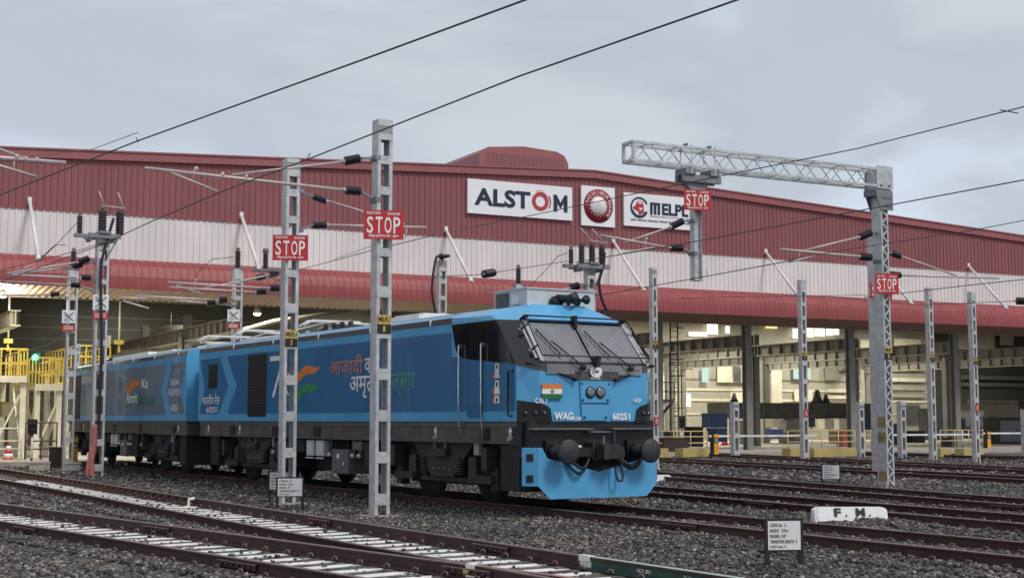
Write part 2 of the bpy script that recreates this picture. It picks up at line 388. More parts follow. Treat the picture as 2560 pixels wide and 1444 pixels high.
o = bpy.data.objects.new('ballast_stones', me); COL.objects.link(o); o['kind'] = 'stuff'; o['label'] = 'dark grey crushed stone ballast between the tracks'; o['category'] = 'gravel'

# ================================================================ TRACKS
PROF = [(-.07, -.172), (.07, -.172), (.07, -.160), (.012, -.135), (.010, -.045), (.035, -.036), (.036, -.008), (.028, 0), (-.028, 0), (-.036, -.008), (-.035, -.036), (-.010, -.045), (-.012, -.135), (-.07, -.160)]
def rail(mb, path, m=railm, mt=railt, i0=0, i1=None, dz=0):
    pp = path[i0:i1]; secs = []
    for i, p in enumerate(pp):
        a = pp[max(0, i-1)]; b = pp[min(len(pp)-1, i+1)]; t = (b-a).normalized(); s = Vector((t.y, -t.x, 0))
        secs.append([p+s*x+Vector((0, 0, z+dz)) for x, z in PROF])
    n = len(PROF); vs = [q for s_ in secs for q in s_]
    side = []; top = []
    for k in range(len(secs)-1):
        for i in range(n):
            fc_ = (k*n+i, k*n+(i+1) % n, (k+1)*n+(i+1) % n, (k+1)*n+i); (top if i in (6, 7, 8) else side).append(fc_)
    side += [tuple(range(n))[::-1], tuple((len(secs)-1)*n+i for i in range(n))]
    o0 = len(mb.v); mb.v += [tuple(q) for q in vs]
    for fl, mm in ((side, m), (top, mt)):
        k = mb.mi(mm)
        for f_ in fl: mb.f.append(tuple(i+o0 for i in f_)); mb.m.append(k); mb.sm.append(False)
def clips(mb, path, side, every=.62, m=railt, big=1.0):
    acc = 0
    for i in range(len(path)-1):
        a, b = path[i], path[i+1]; d = (b-a); ln = d.length; t = d.normalized(); s = Vector((t.y, -t.x, 0))*side
        k = acc
        while k < ln:
            p = a+t*k+s*.085
            mb.path([p+Vector((0, 0, -.165))-t*.05*big, p+Vector((0, 0, -.118))-t*.035*big, p+Vector((0, 0, -.112))+t*.03*big, p+s*.03+Vector((0, 0, -.155))+t*.05*big], .011*big, m, 5); k += every
        acc = k-ln
def track(label, path, sleepers=None, jt=(), clip=True, ymax=60):
    t = thing('railway_track', label, 'railway track', path[0])
    for sgn in (-1, 1):
        q = offs(path, sgn*G2); mb = MB(); rail(mb, q); rl = part('rail', mb, t, world=True)
        if clip:
            mb = MB(); cl = [p for p in q if p.y < ymax]
            if len(cl) > 2: clips(mb, cl, -1); clips(mb, cl, 1); r_ = part('rail_clips', mb, rl, world=False); r_['kind'] = 'stuff'; r_.data.transform(Matrix.Translation(-path[0]))
        for (s2, yj) in jt:
            if s2 == sgn:
                i = min(range(len(q)-1), key=lambda k_: abs(q[k_].y-yj)); d = (q[i+1]-q[i]).normalized(); mb = MB(); ps = Vector((d.y, -d.x, 0))
                for e_ in (-1, 1):
                    c = q[i]+ps*(e_*.032); mb.bar(c-d*.48+Vector((0, 0, -.085)), c+d*.48+Vector((0, 0, -.085)), .03, .075)
                    mb.bar(c+ps*e_*.012-d*.48+Vector((0, 0, -.05)), c+ps*e_*.012+d*.48+Vector((0, 0, -.05)), .04, .012, railt)
                    for b_ in (-.36, -.22, -.08, .08, .22, .36): mb.tube(c+d*b_+Vector((0, 0, -.09))+ps*e_*.01, c+d*b_+Vector((0, 0, -.09))+ps*e_*.05, .016, None, 6)
                fp = part('fishplate', mb, rl, railm); fp.data.transform(Matrix.Translation(-path[0]))
    if sleepers:
        y0, y1, ln, ang = sleepers; mb = MB(); mb.box((0, 0, 0), (ln, .24, .1)); me_ = None; acc = 0
        for i in range(len(path)-1):
            a, b = path[i], path[i+1]
            if not (y0 < a.y < y1): continue
            d = b-a; L_ = d.length
            while acc < L_:
                p = a+d.normalized()*acc; sh = (ln-2.6)/2*sleep_side
                o = bpy.data.objects.new('sleeper', me_ or mb.mesh('sleeper')); 
                if me_ is None: me_ = o.data; me_.materials.clear(); me_.materials.append(slp)
                COL.objects.link(o); o.parent = t; o.location = p-t.location+RT(ang)*sh+Vector((random.uniform(-.03, .03), 0, -.232+random.uniform(-.004, .004))); o.rotation_euler = (0, 0, R(ang)+random.uniform(-.012, .012)); acc += .6
            acc -= L_
    return t
sleep_side = 0
trk0 = track('near track with white sleepers and green painted rail end, in front of the blue locomotive', T0, (12, 44, 2.7, 31.2), jt=((1, 19.9), (1, 24.9), (1, 12.2)))
trkm = track('nearest track, crossing the lower left corner on white sleepers', TM, (10, 34, 2.6, 39.3), jt=((-1, 17.9), (-1, 23.4), (1, 23.4), (1, 17.0)))
track('track the blue locomotive stands on', T1, jt=((-1, 24), (1, 19)))
track('first empty track to the right of the locomotive, behind the large F.M. marker', T2, jt=((1, 23), (-1, 30)))
track('second empty track right of the locomotive, running under the gantry beam', T3, jt=((1, 33), (-1, 29)))
track('third empty track right of the locomotive, beyond the lattice gantry column', T4, clip=False, jt=((1, 50),))
track('fourth empty track right of the locomotive, passing the slender masts', T5, clip=False)
track('farthest short track on the right, next to the shed apron', T6, clip=False)
# painted rail lengths, braces and the insulated ends
q = offs(T0, G2); i1 = max(i for i, p in enumerate(q) if p.y < 18.75)
sg = MB(); rail(sg, [p_+Vector((0, 0, .004)) for p_ in q[:i1+1]], railg, railgt)
gr = part('painted_rail', sg, trk0, world=True); gr['label'] = 'green painted rail length with a pale top'
mb = MB(); p = q[i1]; d = (q[i1+1]-q[i1]).normalized(); s = Vector((d.y, -d.x, 0))
mb.bar(p-d*.02+Vector((0, 0, -.03)), p+d*.22+Vector((0, 0, -.03)), .09, .075); mb.bar(p-d*.02+Vector((0, 0, -.10)), p+d*.22+Vector((0, 0, -.10)), .05, .13)
part('rail_end_marker', mb, trk0, whm, world=True)
mb = MB()
for k, (tx, off_) in enumerate((('HICR 2021', 1.0), ('BG 60kg', 1.9), ('MRS-703', 2.6), ('CT.4x10', 3.3), ('VGT 1P', 4.0))):
    pp = p-d*off_-s*.024+Vector((0, 0, -.105)); text(mb, tx, pp, -d, (0, 0, 1), None, .045, railgt if k % 2 else whm, .01, .004)
part('rail_lettering', mb, trk0, world=True)
mb = MB(); nb = 0
for i in range(len(q)-1):
    if 30.5 < q[i].y < 47:
        dd = (q[i+1]-q[i]); ln = dd.length; dd.normalize(); ss = Vector((dd.y, -dd.x, 0))
        for k in range(2):
            c = q[i]+dd*(ln*k/2)-ss*.04; mb = MB(); mb.poly([c+Vector((0, 0, -.03)), c-ss*.30+Vector((0, 0, -.165)), c+Vector((0, 0, -.165))], .06, dd); part('rail_brace', mb, trk0, railm, world=True)
mb = MB(); c = gnd(472, 1268, -.172); mb.path([c+Vector((-.10, 0, .0)), c+Vector((0, 0, .04)), c+Vector((0, 0, .18)), c+Vector((.12, -.02, .2))], .035, whm, 8); mb.box(c+Vector((0, 0, .01)), (.34, .2, .02), whm)
part('point_indicator', mb, trk0, world=True)
qm = offs(TM, G2); i2 = max(i for i, p_ in enumerate(qm) if p_.y < 17.2)
mb = MB(); rail(mb, [Vector((p_.x, p_.y, .004)) for p_ in qm[:i2+1]], railr, mat('rail_red_top', (.33, .17, .14), .5, 0, .2, 5)); rr_ = part('painted_rail', mb, trkm, world=True); rr_['label'] = 'red oxide painted rail length'
mb = MB(); p = qm[i2]; d = (qm[i2]-qm[i2-1]).normalized(); s = Vector((d.y, -d.x, 0))
mb.bar(p-d*.15+Vector((0, 0, -.07)), p+d*.02+Vector((0, 0, -.07)), .085, .15); part('rail_end_marker', mb, trkm, whm, world=True)
mb = MB()
for px, w_, pt in ((1168, .13, qm), (1300, .13, qm)):
    g = min(pt, key=lambda p_: (dep(px, 1400, p_.y)-p_).length); mb.bar(g-s*.045-d*.06+Vector((0, 0, -.08)), g-s*.045+d*.06+Vector((0, 0, -.08)), .012, .06, yelp)
part('rail_number_plate', mb, trkm, world=True)

# ================================================================ LOCOMOTIVE
def seq(*a): return [Vector(p) for p in a]
XS = 1.61
def side_poly(mb, pts, m, proud=.004, sgn=-1, th=.004):       # pts (s, z) on the body side
    mb.poly([(sgn*(XS+proud-th), s, z) for s, z in pts], th, (sgn, 0, 0), m)
def unit(label, loc, ang, cab_near=True, body_len=18.4, far_cab=False, texts=0):
    root = thing('locomotive_unit', label, 'locomotive', loc, R(ang), 'the two coupled locomotive units')
    s0, s1 = (3.05 if cab_near else .3), body_len
    # long body
    mb = MB(); sec = [(-XS, 1.68), (XS, 1.68), (XS, 3.71), (XS-.03, 3.83), (1.25, 3.94), (-1.25, 3.94), (-XS+.03, 3.83), (-XS, 3.71)]
    mb.loft([[Vector((x, s_, z)) for x, z in sec] for s_ in (s0, s1)], lb)
    body = part('body', mb, root)
    mb = MB(); mb.bx(-1.24, 1.24, s0+.05, s1-.05, 3.938, 3.972, whr)
    for sg_ in (-1, 1): mb.poly([(sg_*1.612, s0, 3.715), (sg_*1.582, s0, 3.835), (sg_*1.582, s1, 3.835), (sg_*1.612, s1, 3.715)], .008, (sg_, 0, .3), blk)
    rf = part('roof', mb, root)
    mb = MB()
    k_ = s0+.9
    while k_ < s1:
        mb.bx(-XS-.014, -XS+.02, k_, k_+.03, 3.71, 3.84, whm); k_ += 2.9
    part('roof_strap', mb, rf)
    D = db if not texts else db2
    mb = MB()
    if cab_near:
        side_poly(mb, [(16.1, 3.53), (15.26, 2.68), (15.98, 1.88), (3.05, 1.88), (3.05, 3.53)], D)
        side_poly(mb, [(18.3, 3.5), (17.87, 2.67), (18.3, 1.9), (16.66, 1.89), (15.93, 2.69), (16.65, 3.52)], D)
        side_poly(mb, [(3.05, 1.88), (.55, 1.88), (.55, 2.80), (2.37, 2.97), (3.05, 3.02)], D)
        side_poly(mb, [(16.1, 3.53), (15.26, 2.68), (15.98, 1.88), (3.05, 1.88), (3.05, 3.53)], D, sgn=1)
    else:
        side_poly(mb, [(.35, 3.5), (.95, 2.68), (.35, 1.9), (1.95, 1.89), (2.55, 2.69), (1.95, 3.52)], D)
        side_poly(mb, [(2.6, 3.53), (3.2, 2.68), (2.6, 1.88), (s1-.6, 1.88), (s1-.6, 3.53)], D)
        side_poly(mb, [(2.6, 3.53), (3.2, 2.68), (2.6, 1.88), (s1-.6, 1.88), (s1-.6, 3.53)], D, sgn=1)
    livery = part('livery_panel', mb, body)
    def txt(tx, s_l, s_r, z0, z1, m, off=.008):
        mb_ = MB(); text(mb_, tx, (-XS-.006, s_l, z0), (0, -1, 0), (0, 0, 1), s_l-s_r, z1-z0, m, off, .003); return mb_
    tm = MB()
    def addt(*a, **k):
        q_ = txt(*a, **k)
        tm.add(q_.v, q_.f, q_.ms[0])
    if cab_near:
        addt('आज़ादी', 9.08, 7.22, 2.72, 3.25, safl, off=.008); addt('का', 7.12, 6.55, 2.80, 3.14, whm, off=.008)
        addt('अमृत', 7.92, 6.62, 2.22, 2.74, whm, off=.012); addt('महोत्सव', 6.55, 4.61, 2.24, 2.90, teal, off=.008)
        addt('भारतीय रेल', 18.02, 16.6, 2.16, 2.47, whm); addt('60251', 17.7, 16.75, 1.93, 2.10, whm, off=.012)
    else:
        addt('INDIAN', 2.05, 1.05, 2.80, 3.0, whm, off=.012); addt('RAILWAYS', 2.25, .95, 2.48, 2.70, whm, off=.012); addt('60251', 1.95, 1.15, 2.0, 2.2, whm, off=.012)
        addt('Azadi', 7.6, 6.0, 2.84, 3.2, saff, off=.02); addt('Ka', 5.75, 4.9, 2.78, 3.12, whm, off=.02); addt('Amrit', 7.9, 6.3, 2.3, 2.68, whm, off=.02); addt('Mahotsav', 6.1, 3.9, 2.2, 2.66, mat('teal_dull', (.07, .2, .17), .5), off=.02)
    part('lettering', tm, body)
    # 75 mark with two ribbons
    mb = MB()
    o_s = 12.85 if cab_near else 10.3
    def sp_(ps, m): side_poly(mb, [(o_s-a, b) for a, b in ps], m, proud=.008)
    if cab_near:
        sp_([(0, 3.40), (.95, 3.40), (.95, 3.28), (0, 3.28)], whm); sp_([(.80, 3.28), (.93, 3.28), (.30, 2.30), (.17, 2.34)], whm); sp_([(1.05, 3.36), (1.17, 3.36), (.80, 2.78), (.70, 2.80)], whm)
        # 5 and its spoked wheel
        for k in range(14):
            a0, a1 = PI*2*k/14, PI*2*(k+1)/14; sp_([(1.35+.27*math.cos(a0), 2.62+.3*math.sin(a0)), (1.35+.27*math.cos(a1), 2.62+.3*math.sin(a1)), (1.35+.22*math.cos(a1), 2.62+.25*math.sin(a1)), (1.35+.22*math.cos(a0), 2.62+.25*math.sin(a0))], whm)
    SA = [(1232, 650), (1285, 700), (1340, 705), (1400, 650), (1440, 602), (1490, 583), (1545, 590), (1590, 608), (1620, 608), (1648, 598), (1625, 650), (1600, 672), (1560, 690), (1500, 695), (1450, 715), (1400, 770), (1340, 838), (1285, 790), (1232, 745)]
    GA_ = [(1240, 960), (1290, 955), (1340, 935), (1385, 900), (1440, 845), (1490, 818), (1540, 825), (1580, 845), (1610, 845), (1643, 830), (1625, 880), (1580, 915), (1540, 925), (1490, 918), (1440, 945), (1390, 1010), (1340, 1060), (1290, 1075), (1240, 1060)]
    def rib(ps, m):         # outlines measured on the side of the front unit, in metres
        q_ = []
        for x_, y_ in ps:
            v_ = pl(480+x_/5.157, 800+y_/5.157, LC0-RT(LA)*XS, LA+90)-(LC0-RT(LA)*XS); q_.append((v_.dot(HD(LA))-(0 if cab_near else 3.6), v_.z))
        side_poly(mb, q_, m, proud=.008)
    rib(SA, saff); rib(GA_, grn)
    part('anniversary_emblem', mb, body)
    # grilles, vents and doors
    gs = [(14.41, 13.09, 1.80, 3.50)] if cab_near else [(12.6, 11.3, 1.75, 3.45)]
    gs += [(17.54, 16.83, 2.64, 3.33)] if cab_near else []
    for a, b, z0, z1 in gs:
        mb = MB(); mb.bx(-XS-.012, -XS+.02, b, a, z0, z1, drk)
        k_ = z0+.05
        while k_ < z1: mb.bx(-XS-.022, -XS-.008, b+.03, a-.03, k_, k_+.018, blk); k_ += .075
        part('side_grille', mb, body)
    mb = MB()
    if cab_near: mb.bx(-XS-.02, -XS+.02, 13.0, 14.5, 3.56, 3.68, lb)
    else: mb.bx(-XS-.02, -XS+.02, 11.0, 12.8, 3.56, 3.68, lb)
    part('vent_cover', mb, body)
    # underframe
    mb = MB(); mb.bx(-1.55, 1.55, .6 if cab_near else .3, s1-.05, 1.24, 1.675, sole); mb.bx(-1.57, 1.57, .55 if cab_near else .3, s1-.05, 1.57, 1.672, mat('frame_edge', (.10, .10, .10), .45, 0, .3, 4))
    for a in (1.6, 5.9, 9.7, 15.5, 12.4):
        mb.bx(-1.575, -1.5, a, a+.35, 1.30, 1.54, blk)
    mb.bx(-1.15, 1.15, .7, s1-.2, .95, 1.24, blk2)
    un = part('underframe', mb, root)
    for a in ((3.8, .8) if cab_near else (1.2,))+(15.1, 17.6):
        mb = MB(); mb.poly([(-1.56, a+.07, 1.47), (-1.56, a-.07, 1.47), (-1.56, a, 1.57)], .014, (-1, 0, 0), whm); mb.bx(-1.574, -1.55, a-.025, a+.025, 1.40, 1.48, whm)
        text(mb, 'LIFT', (-1.565, a+.1, 1.31), (0, -1, 0), (0, 0, 1), .2, .07, whm, .01, .01)
        part('lift_mark', mb, un)
    # bogies
    for bc in (3.88, 14.5):
        bg_ = MB()
        for sg_ in (-1, 1):
            x = sg_*1.22
            bg_.poly([(x, bc-1.3, 1.22), (x, bc+1.3, 1.22), (x, bc+1.05, 1.0), (x, bc+.48, .52), (x, bc-.48, .52), (x, bc-1.05, 1.0)], .14, (sg_, 0, 0), bogm)
            bg_.bx(x+sg_*.02, x+sg_*.2, bc-2.1, bc-1.2, .42, .58, bogm); bg_.bx(x+sg_*.02, x+sg_*.2, bc+1.2, bc+2.1, .42, .58, bogm)
            for e_ in (-1, 1):
                bg_.bx(x, x+sg_*.16, bc+e_*1.3-.16, bc+e_*1.3+.16, .5, .95, bogm)
                for k in range(7): bg_.lathe((x+sg_*.12, bc+e_*.78, .56+k*.055), (x+sg_*.12, bc+e_*.78, .60+k*.055), [(0, .1), (.5, .12), (1, .1)], 10, bogm)
                bg_.bx(x+sg_*.05, x+sg_*.3, bc+e_*2.0-.1, bc+e_*2.0+.1, .7, 1.15, bogm)
            bg_.bx(x+sg_*.14, x+sg_*.26, bc-.35, bc+.35, .95, 1.1, bogm); bg_.bx(x+sg_*.14, x+sg_*.2, bc-.28, bc-.18, .95, 1.35, stl); bg_.bx(x+sg_*.14, x+sg_*.2, bc+.18, bc+.28, .95, 1.35, stl)
            for k in range(4): bg_.tube((x+sg_*.13, bc-.35+k*.23, .66), (x+sg_*.17, bc-.35+k*.23, .66), .035, stl, 8)
            bg_.bx(x+sg_*.15, x+sg_*.24, bc-1.7, bc-1.5, 1.0, 1.25, mat('label_pale', (.4, .4, .38), .5))
        bg_.bx(-1.05, 1.05, bc-1.95, bc+1.95, .35, 1.05, blk2)
        for sg_ in (-1, 1):
            x = sg_*1.12
            for e_ in (-1, 1): bg_.bx(x, x+sg_*.1, bc+e_*1.3-.42, bc+e_*1.3+.42, .42, 1.02, blk2); bg_.bx(x, x+sg_*.18, bc+e_*2.05-.14, bc+e_*2.05+.14, .28, .75, bogm)
            bg_.bar((x+sg_*.1, bc-2.2, .46), (x+sg_*.1, bc+2.2, .46), .08, .1, bogm)
        bo = part('bogie', bg_, root)
        for e_ in (-1, 1):
            w = MB()
            for sg_ in (-1, 1):
                x = sg_*.86; w.lathe((x-sg_*.07, bc+e_*1.3, .545), (x+sg_*.07, bc+e_*1.3, .545), [(0, .575), (.25, .575), (.3, .55), (1, .545)], 32, bogm); w.lathe((x+sg_*.06, bc+e_*1.3, .545), (x+sg_*.2, bc+e_*1.3, .545), [(0, .2), (.6, .16), (1, .12)], 16, stl)
            w.tube((-.86, bc+e_*1.3, .545), (.86, bc+e_*1.3, .545), .09, blk2, 12)
            part('wheelset', w, bo)
    # boxes between bogies
    for a, b, z0, z1, m_ in ((10.69, 10.25, .82, 1.2, lgr), (10.1, 9.65, .82, 1.2, lgr), (9.15, 8.2, .42, 1.0, stl), (12.4, 11.4, .5, 1.15, blk2), (7.4, 6.6, .5, 1.2, blk2), (8.0, 7.5, 1.0, 1.2, stl), (1.3, .55, .32, 1.22, blk2), (17.6, 16.9, .4, 1.24, blk2), (11.3, 10.8, .9, 1.2, blk2)):
        eq = MB(); eq.bx(-1.48, 1.48, b, a, z0, z1, m_); eq.bx(-1.495, -1.48, b+.03, a-.03, z0+.03, z1-.03, m_)
        if z1 < 1.2: eq.bx(-1.3, -1.1, (a+b)/2-.05, (a+b)/2+.05, z1, 1.24, blk2)
        if m_ is stl and z0 < .5: eq.bx(-1.50, -1.49, 8.72, 8.85, .78, .9, whm); eq.bx(-1.50, -1.49, 8.45, 8.5, .62, .7, whm)
        if m_ is lgr: eq.bx(-1.5, -1.47, b, a, .75, .78, lgr)
        part('equipment_box', eq, root)
    for a in (9.35, 8.05, 7.7, 6.2, 12.9):
        eq = MB(); eq.bx(-1.46, -1.36, a-.13, a+.05, .9, 1.24, bogm); eq.tube((-1.4, a, .86), (-1.5, a, .86), .05, lgr); part('bracket', eq, root)
    eq = MB(); eq.bx(-.9, .9, 6.3, 12.6, .45, 1.2, blk2); part('transformer_tank', eq, root)
    return root, body, rf

loco, body, roofp = unit('blue front locomotive unit whose raked black-masked cab and blue skirt face the camera', LC0, LA, True)
u2p = LC0+HD(LA)*19.2
loco2, body2, roofp2 = unit('rear blue locomotive unit, coupled behind the cabbed one, painted dull grey blue', u2p-Vector((0, 0, 0)), 28.8, False, 18.0, texts=1)

# ---- cab (front unit) local: x lateral, y back, z up
mb = MB()
A = dict
pts = A(a=(1.3, .2, 1.68), b=(1.61, .5, 1.68), c=(1.61, .5, 2.8), d=(1.3, .15, 2.8), e=(1.24, .92, 3.68), f=(1.61, 1.27, 3.70), g=(1.20, .86, 3.72), h=(.62, 1.38, 4.06), i=(1.36, 1.75, 3.93), j=(1.58, 1.5, 3.80), k=(.62, 3.05, 4.06), l=(1.30, 3.05, 3.96), m=(1.60, 3.05, 3.83), n=(1.61, 3.05, 1.68), o=(1.61, 3.05, 3.71))
def P(k): return Vector(pts[k])
def M_(k): v_ = Vector(pts[k]); v_.x = -v_.x; return v_
def addf(mb_, names, m_):
    for T_ in (P, M_):
        mb_.add([T_(k) for k in names], [tuple(range(len(names)))], m_)
mb.add([M_('a'), P('a'), P('d'), M_('d')], [(0, 1, 2, 3)], lb)
mb.add([M_('d'), P('d'), P('e'), M_('e')], [(0, 1, 2, 3)], blk)
mb.add([M_('e'), P('e'), P('h'), M_('h')], [(0, 1, 2, 3)], lb)
mb.add([M_('h'), P('h'), P('k'), M_('k')], [(0, 1, 2, 3)], lb)
mb.add([M_('a'), P('a'), P('b'), P('n'), M_('n'), M_('b')], [(5, 4, 3, 2, 1, 0)], blk)
addf(mb, 'dcfe', maskm)
for f_ in ('abcd', 'ejh', 'efj', 'hji', 'hilk', 'jmli', 'fomj', 'bnc', 'cnof'): addf(mb, f_, lb)
cab = part('cab', mb, loco)
# dark mask: side, corner, front
mb = MB()
for sg_ in (-1, 1):
    side_poly(mb, [(3.03, 3.69), (2.86, 3.17), (2.76, 3.05), (2.6, 2.98), (2.37, 2.95), (.52, 2.79), (1.26, 3.69)], maskm, proud=.009, sgn=sg_)
    q = [Vector((sg_*x, y, z)) for x, y, z in ((1.3, .15, 2.78), (1.61, .5, 2.78), (1.61, 1.27, 3.69), (1.24, .92, 3.67))]
    nn = (q[1]-q[0]).cross(q[3]-q[0])*sg_; nn.normalize(); nn = nn if nn.y < 0 else -nn
    mb.poly([v_+nn*.004 for v_ in q], .006, nn, maskm)
    q = [Vector((sg_*x, y, z)) for x, y, z in ((1.3, .155, 2.66), (1.61, .505, 2.76), (1.61, .505, 2.8), (1.3, .155, 2.8))]
    mb.poly(q, .01, (sg_*.6, -.8, 0), maskm)
rib_pane = mat('ribbed_pane', (.26, .265, .275), .25, .1, .3, 2, coat=.5)
mb.poly([(-1.3, .158, 2.68), (-.46, .165, 2.48), (.46, .165, 2.48), (1.3, .158, 2.68), (1.3, .15, 2.8), (-1.3, .15, 2.8)], .012, (0, -1, 0), mat('lower_pane_grey', (.10, .102, .108), .12, 0, .35, 2.5, coat=.8))
part('cab_mask', mb, cab)
# raked glazing coordinates: u across, v 0..1 up the rake
def rk(u, v, out=0): return Vector((u, .15+.77*v-.75*out, 2.8+.88*v+.66*out))
mb = MB(); mb.add([rk(-1.28, 0, .012), rk(1.28, 0, .012), rk(1.22, 1, .012), rk(-1.22, 1, .012)], [(0, 1, 2, 3)], maskm)
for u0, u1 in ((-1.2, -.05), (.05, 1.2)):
    nP = 21  # reflected stripes painted as alternating pale and dark strips on the glass
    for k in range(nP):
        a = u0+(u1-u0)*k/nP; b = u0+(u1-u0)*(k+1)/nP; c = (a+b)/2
        mb.add([rk(a, .03, .016), rk(c, .03, .022), rk(c*.975, .93, .022), rk(a*.975, .93, .016)], [(0, 1, 2, 3)], refl_pale)
        mb.add([rk(c, .03, .022), rk(b, .03, .016), rk(b*.975, .93, .016), rk(c*.975, .93, .022)], [(0, 1, 2, 3)], refl_dark)
mb.add([rk(-.05, .03, .06), rk(.05, .03, .06), rk(.05, .95, .06), rk(-.05, .95, .06)], [(0, 1, 2, 3)], stl)
for k in range(46):      # ribbed lower pane below the screens
    a = -1.15+2.3*k/46; zb_ = 2.60 if abs(a) > .5 else 2.66
    mb.add([(a, .134, zb_), (a+.025, .122, zb_), (a+.025, .118, 2.79), (a, .130, 2.79)], [(0, 1, 2, 3)], rib_pane); mb.add([(a+.025, .122, zb_), (a+.05, .134, zb_), (a+.05, .130, 2.79), (a+.025, .118, 2.79)], [(0, 1, 2, 3)], rib_pane)
part('windscreen', mb, cab)
mb = MB()       # pale strips painting in the sky's reflection on the A pillars
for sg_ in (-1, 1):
    mb.bar(rk(sg_*1.245, .02, .03), rk(sg_*1.20, .98, .03), .075, .03, handrail_glint); mb.bar(rk(sg_*1.34, .10, .02), rk(sg_*1.30, .90, .0), .05, .02, handrail_glint)
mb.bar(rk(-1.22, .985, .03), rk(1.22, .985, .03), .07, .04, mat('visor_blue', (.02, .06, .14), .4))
part('visor_and_glint_strips', mb, cab)
mb = MB(); o_ = .16
mb.path([rk(-1.24, .98, o_), rk(-1.3, .05, o_), rk(1.3, .05, o_), rk(1.24, .98, o_)], .016, blk); mb.tube(rk(-1.24, .98, o_), rk(1.24, .98, o_), .016, blk)
for sg_ in (-1, 1):
    for v_ in (.3, .78): mb.tube(rk(sg_*1.26, v_, o_), rk(sg_*1.42, v_-.04, 0), .022, blk); mb.tube(rk(sg_*1.42, v_-.04, -.01), rk(sg_*1.42, v_-.04, .05), .04, stl)
    mb.bar(rk(sg_*1.2, .98, o_), rk(sg_*1.2, 1.03, -.02), .12, .03, blk)
mb.bar(rk(-.06, 1.0, o_+.02), rk(-.06, .84, .02), .16, .06, blk); mb.bar(rk(0, .06, o_), rk(-.04, -.08, .02), .2, .08, blk)
part('screen_guard', mb, cab)
for u0 in (-.35, .82):
    mb = MB(); mb.tube(rk(u0, -.1, .05), rk(u0-.5, .45, .09), .014, blk); mb.bar(rk(u0-.42, .1, .08), rk(u0-.72, .72, .08), .035, .02, blk)
    mb.lathe(rk(u0, -.1, 0), rk(u0, -.1, .08), [(0, .06), (1, .05)], 10, blk); mb.path([rk(u0-.25, .06, .05), rk(u0-.2, -.15, .05), rk(u0+.15, -.17, .05)], .009, blk)
    part('wiper', mb, cab)
for sg_ in (-1, 1):       # handrails on the V of the nose
    mb = MB(); mb.tube((sg_*1.5, .24, 2.80), (sg_*.5, .08, 2.50), .018, nav); mb.lathe((sg_*1.5, .32, 2.80), (sg_*1.5, .2, 2.80), [(0, .04), (1, .03)], 8, nav); mb.lathe((sg_*.5, .15, 2.50), (sg_*.5, .05, 2.50), [(0, .04), (1, .03)], 8, nav); part('nose_handrail', mb, cab)
# nose hatch with twin headlights
mb = MB(); mb.poly([(-.37, .155, 2.47), (.37, .155, 2.47), (.30, .18, 1.70), (-.30, .18, 1.70)], .02, (0, -1, 0), lb)
mb.bx(-.33, .33, .13, .16, 2.035, 2.047, nav)
for x, z in ((-.33, 2.42), (.33, 2.42), (-.3, 2.1), (.3, 2.1), (-.26, 1.76), (.26, 1.76)): mb.lathe((x, .15, z), (x, .12, z), [(0, .02), (1, .02)], 8, nav)
hp = part('nose_hatch', mb, cab)
for x in (-.12, .12):
    mb = MB(); mb.lathe((x, .15, 2.25), (x, .115, 2.25), [(0, .115), (1, .112)], 24, nav); mb.lathe((x, .12, 2.25), (x, .108, 2.25), [(0, .092), (.8, .09), (1, .07)], 24, mat('lamp_glass', (.22, .24, .26), .15, .5, .3, 30)); part('headlight', mb, cab)
# black corner lamp pods
for sg_ in (-1, 1):
    mb = MB(); y_ = .19
    mb.poly([(sg_*1.0, y_, 1.66), (sg_*1.3, y_, 1.66), (sg_*1.3, y_-.02, 2.03), (sg_*1.12, y_-.02, 1.98), (sg_*1.05, y_-.02, 1.92)], .018, (0, -1, 0), blk)
    q = [Vector((sg_*1.3, .185, 1.66)), Vector((sg_*1.615, .49, 1.66)), Vector((sg_*1.615, .49, 2.09)), Vector((sg_*1.3, .165, 2.03))]
    mb.poly(q, .012, (sg_*.7, -.7, 0), blk)
    for k, x in enumerate((1.2, 1.36, 1.5)):
        yy = .17 if x < 1.3 else .17+(x-1.3)*.98; mb.lathe((sg_*x, yy+.02, 1.84), (sg_*x, yy-.02, 1.84), [(0, .05), (1, .045)], 14, blk2); mb.lathe((sg_*x, yy-.02, 1.84), (sg_*x, yy-.045, 1.84), [(0, .035), (1, .025)], 12, mat('lamp_dark', (.12, .12, .13), .15, .3, .2, 20))
    part('marker_lamp_pod', mb, cab)
# front lettering, flag and badge
mb = MB(); fr = lambda x, z: Vector((x, .165-(z-1.7)*.03, z))
def ft(tx, x0, x1, z0, z1, off=.02, m_=whm): text(mb, tx, fr(x0, z0)+Vector((0, -.012, 0)), (1, 0, 0), (0, 0, 1), x1-x0, z1-z0, m_, off, .004)
ft('WAG', -.97, -.52, 1.71, 1.86, .04); ft('12B', -.50, -.33, 1.71, 1.77, .02); ft('60251', .42, .86, 1.71, 1.85, .04); ft('C.RLY', -1.42, -1.12, 2.03, 2.13, .02); ft('NGP', .95, 1.14, 2.06, 2.14, .02)
ft('PRAGYA', -.12, .12, 2.50, 2.545, .03)
part('front_lettering', mb, cab)
mb = MB(); y_ = .13
for k, m_ in enumerate((saff, whm, mat('flag_deep_green', (.015, .16, .06), .45))): mb.bx(-1.26, -.80, y_, y_+.02, 2.40-.095*k-.095, 2.40-.095*k, m_)
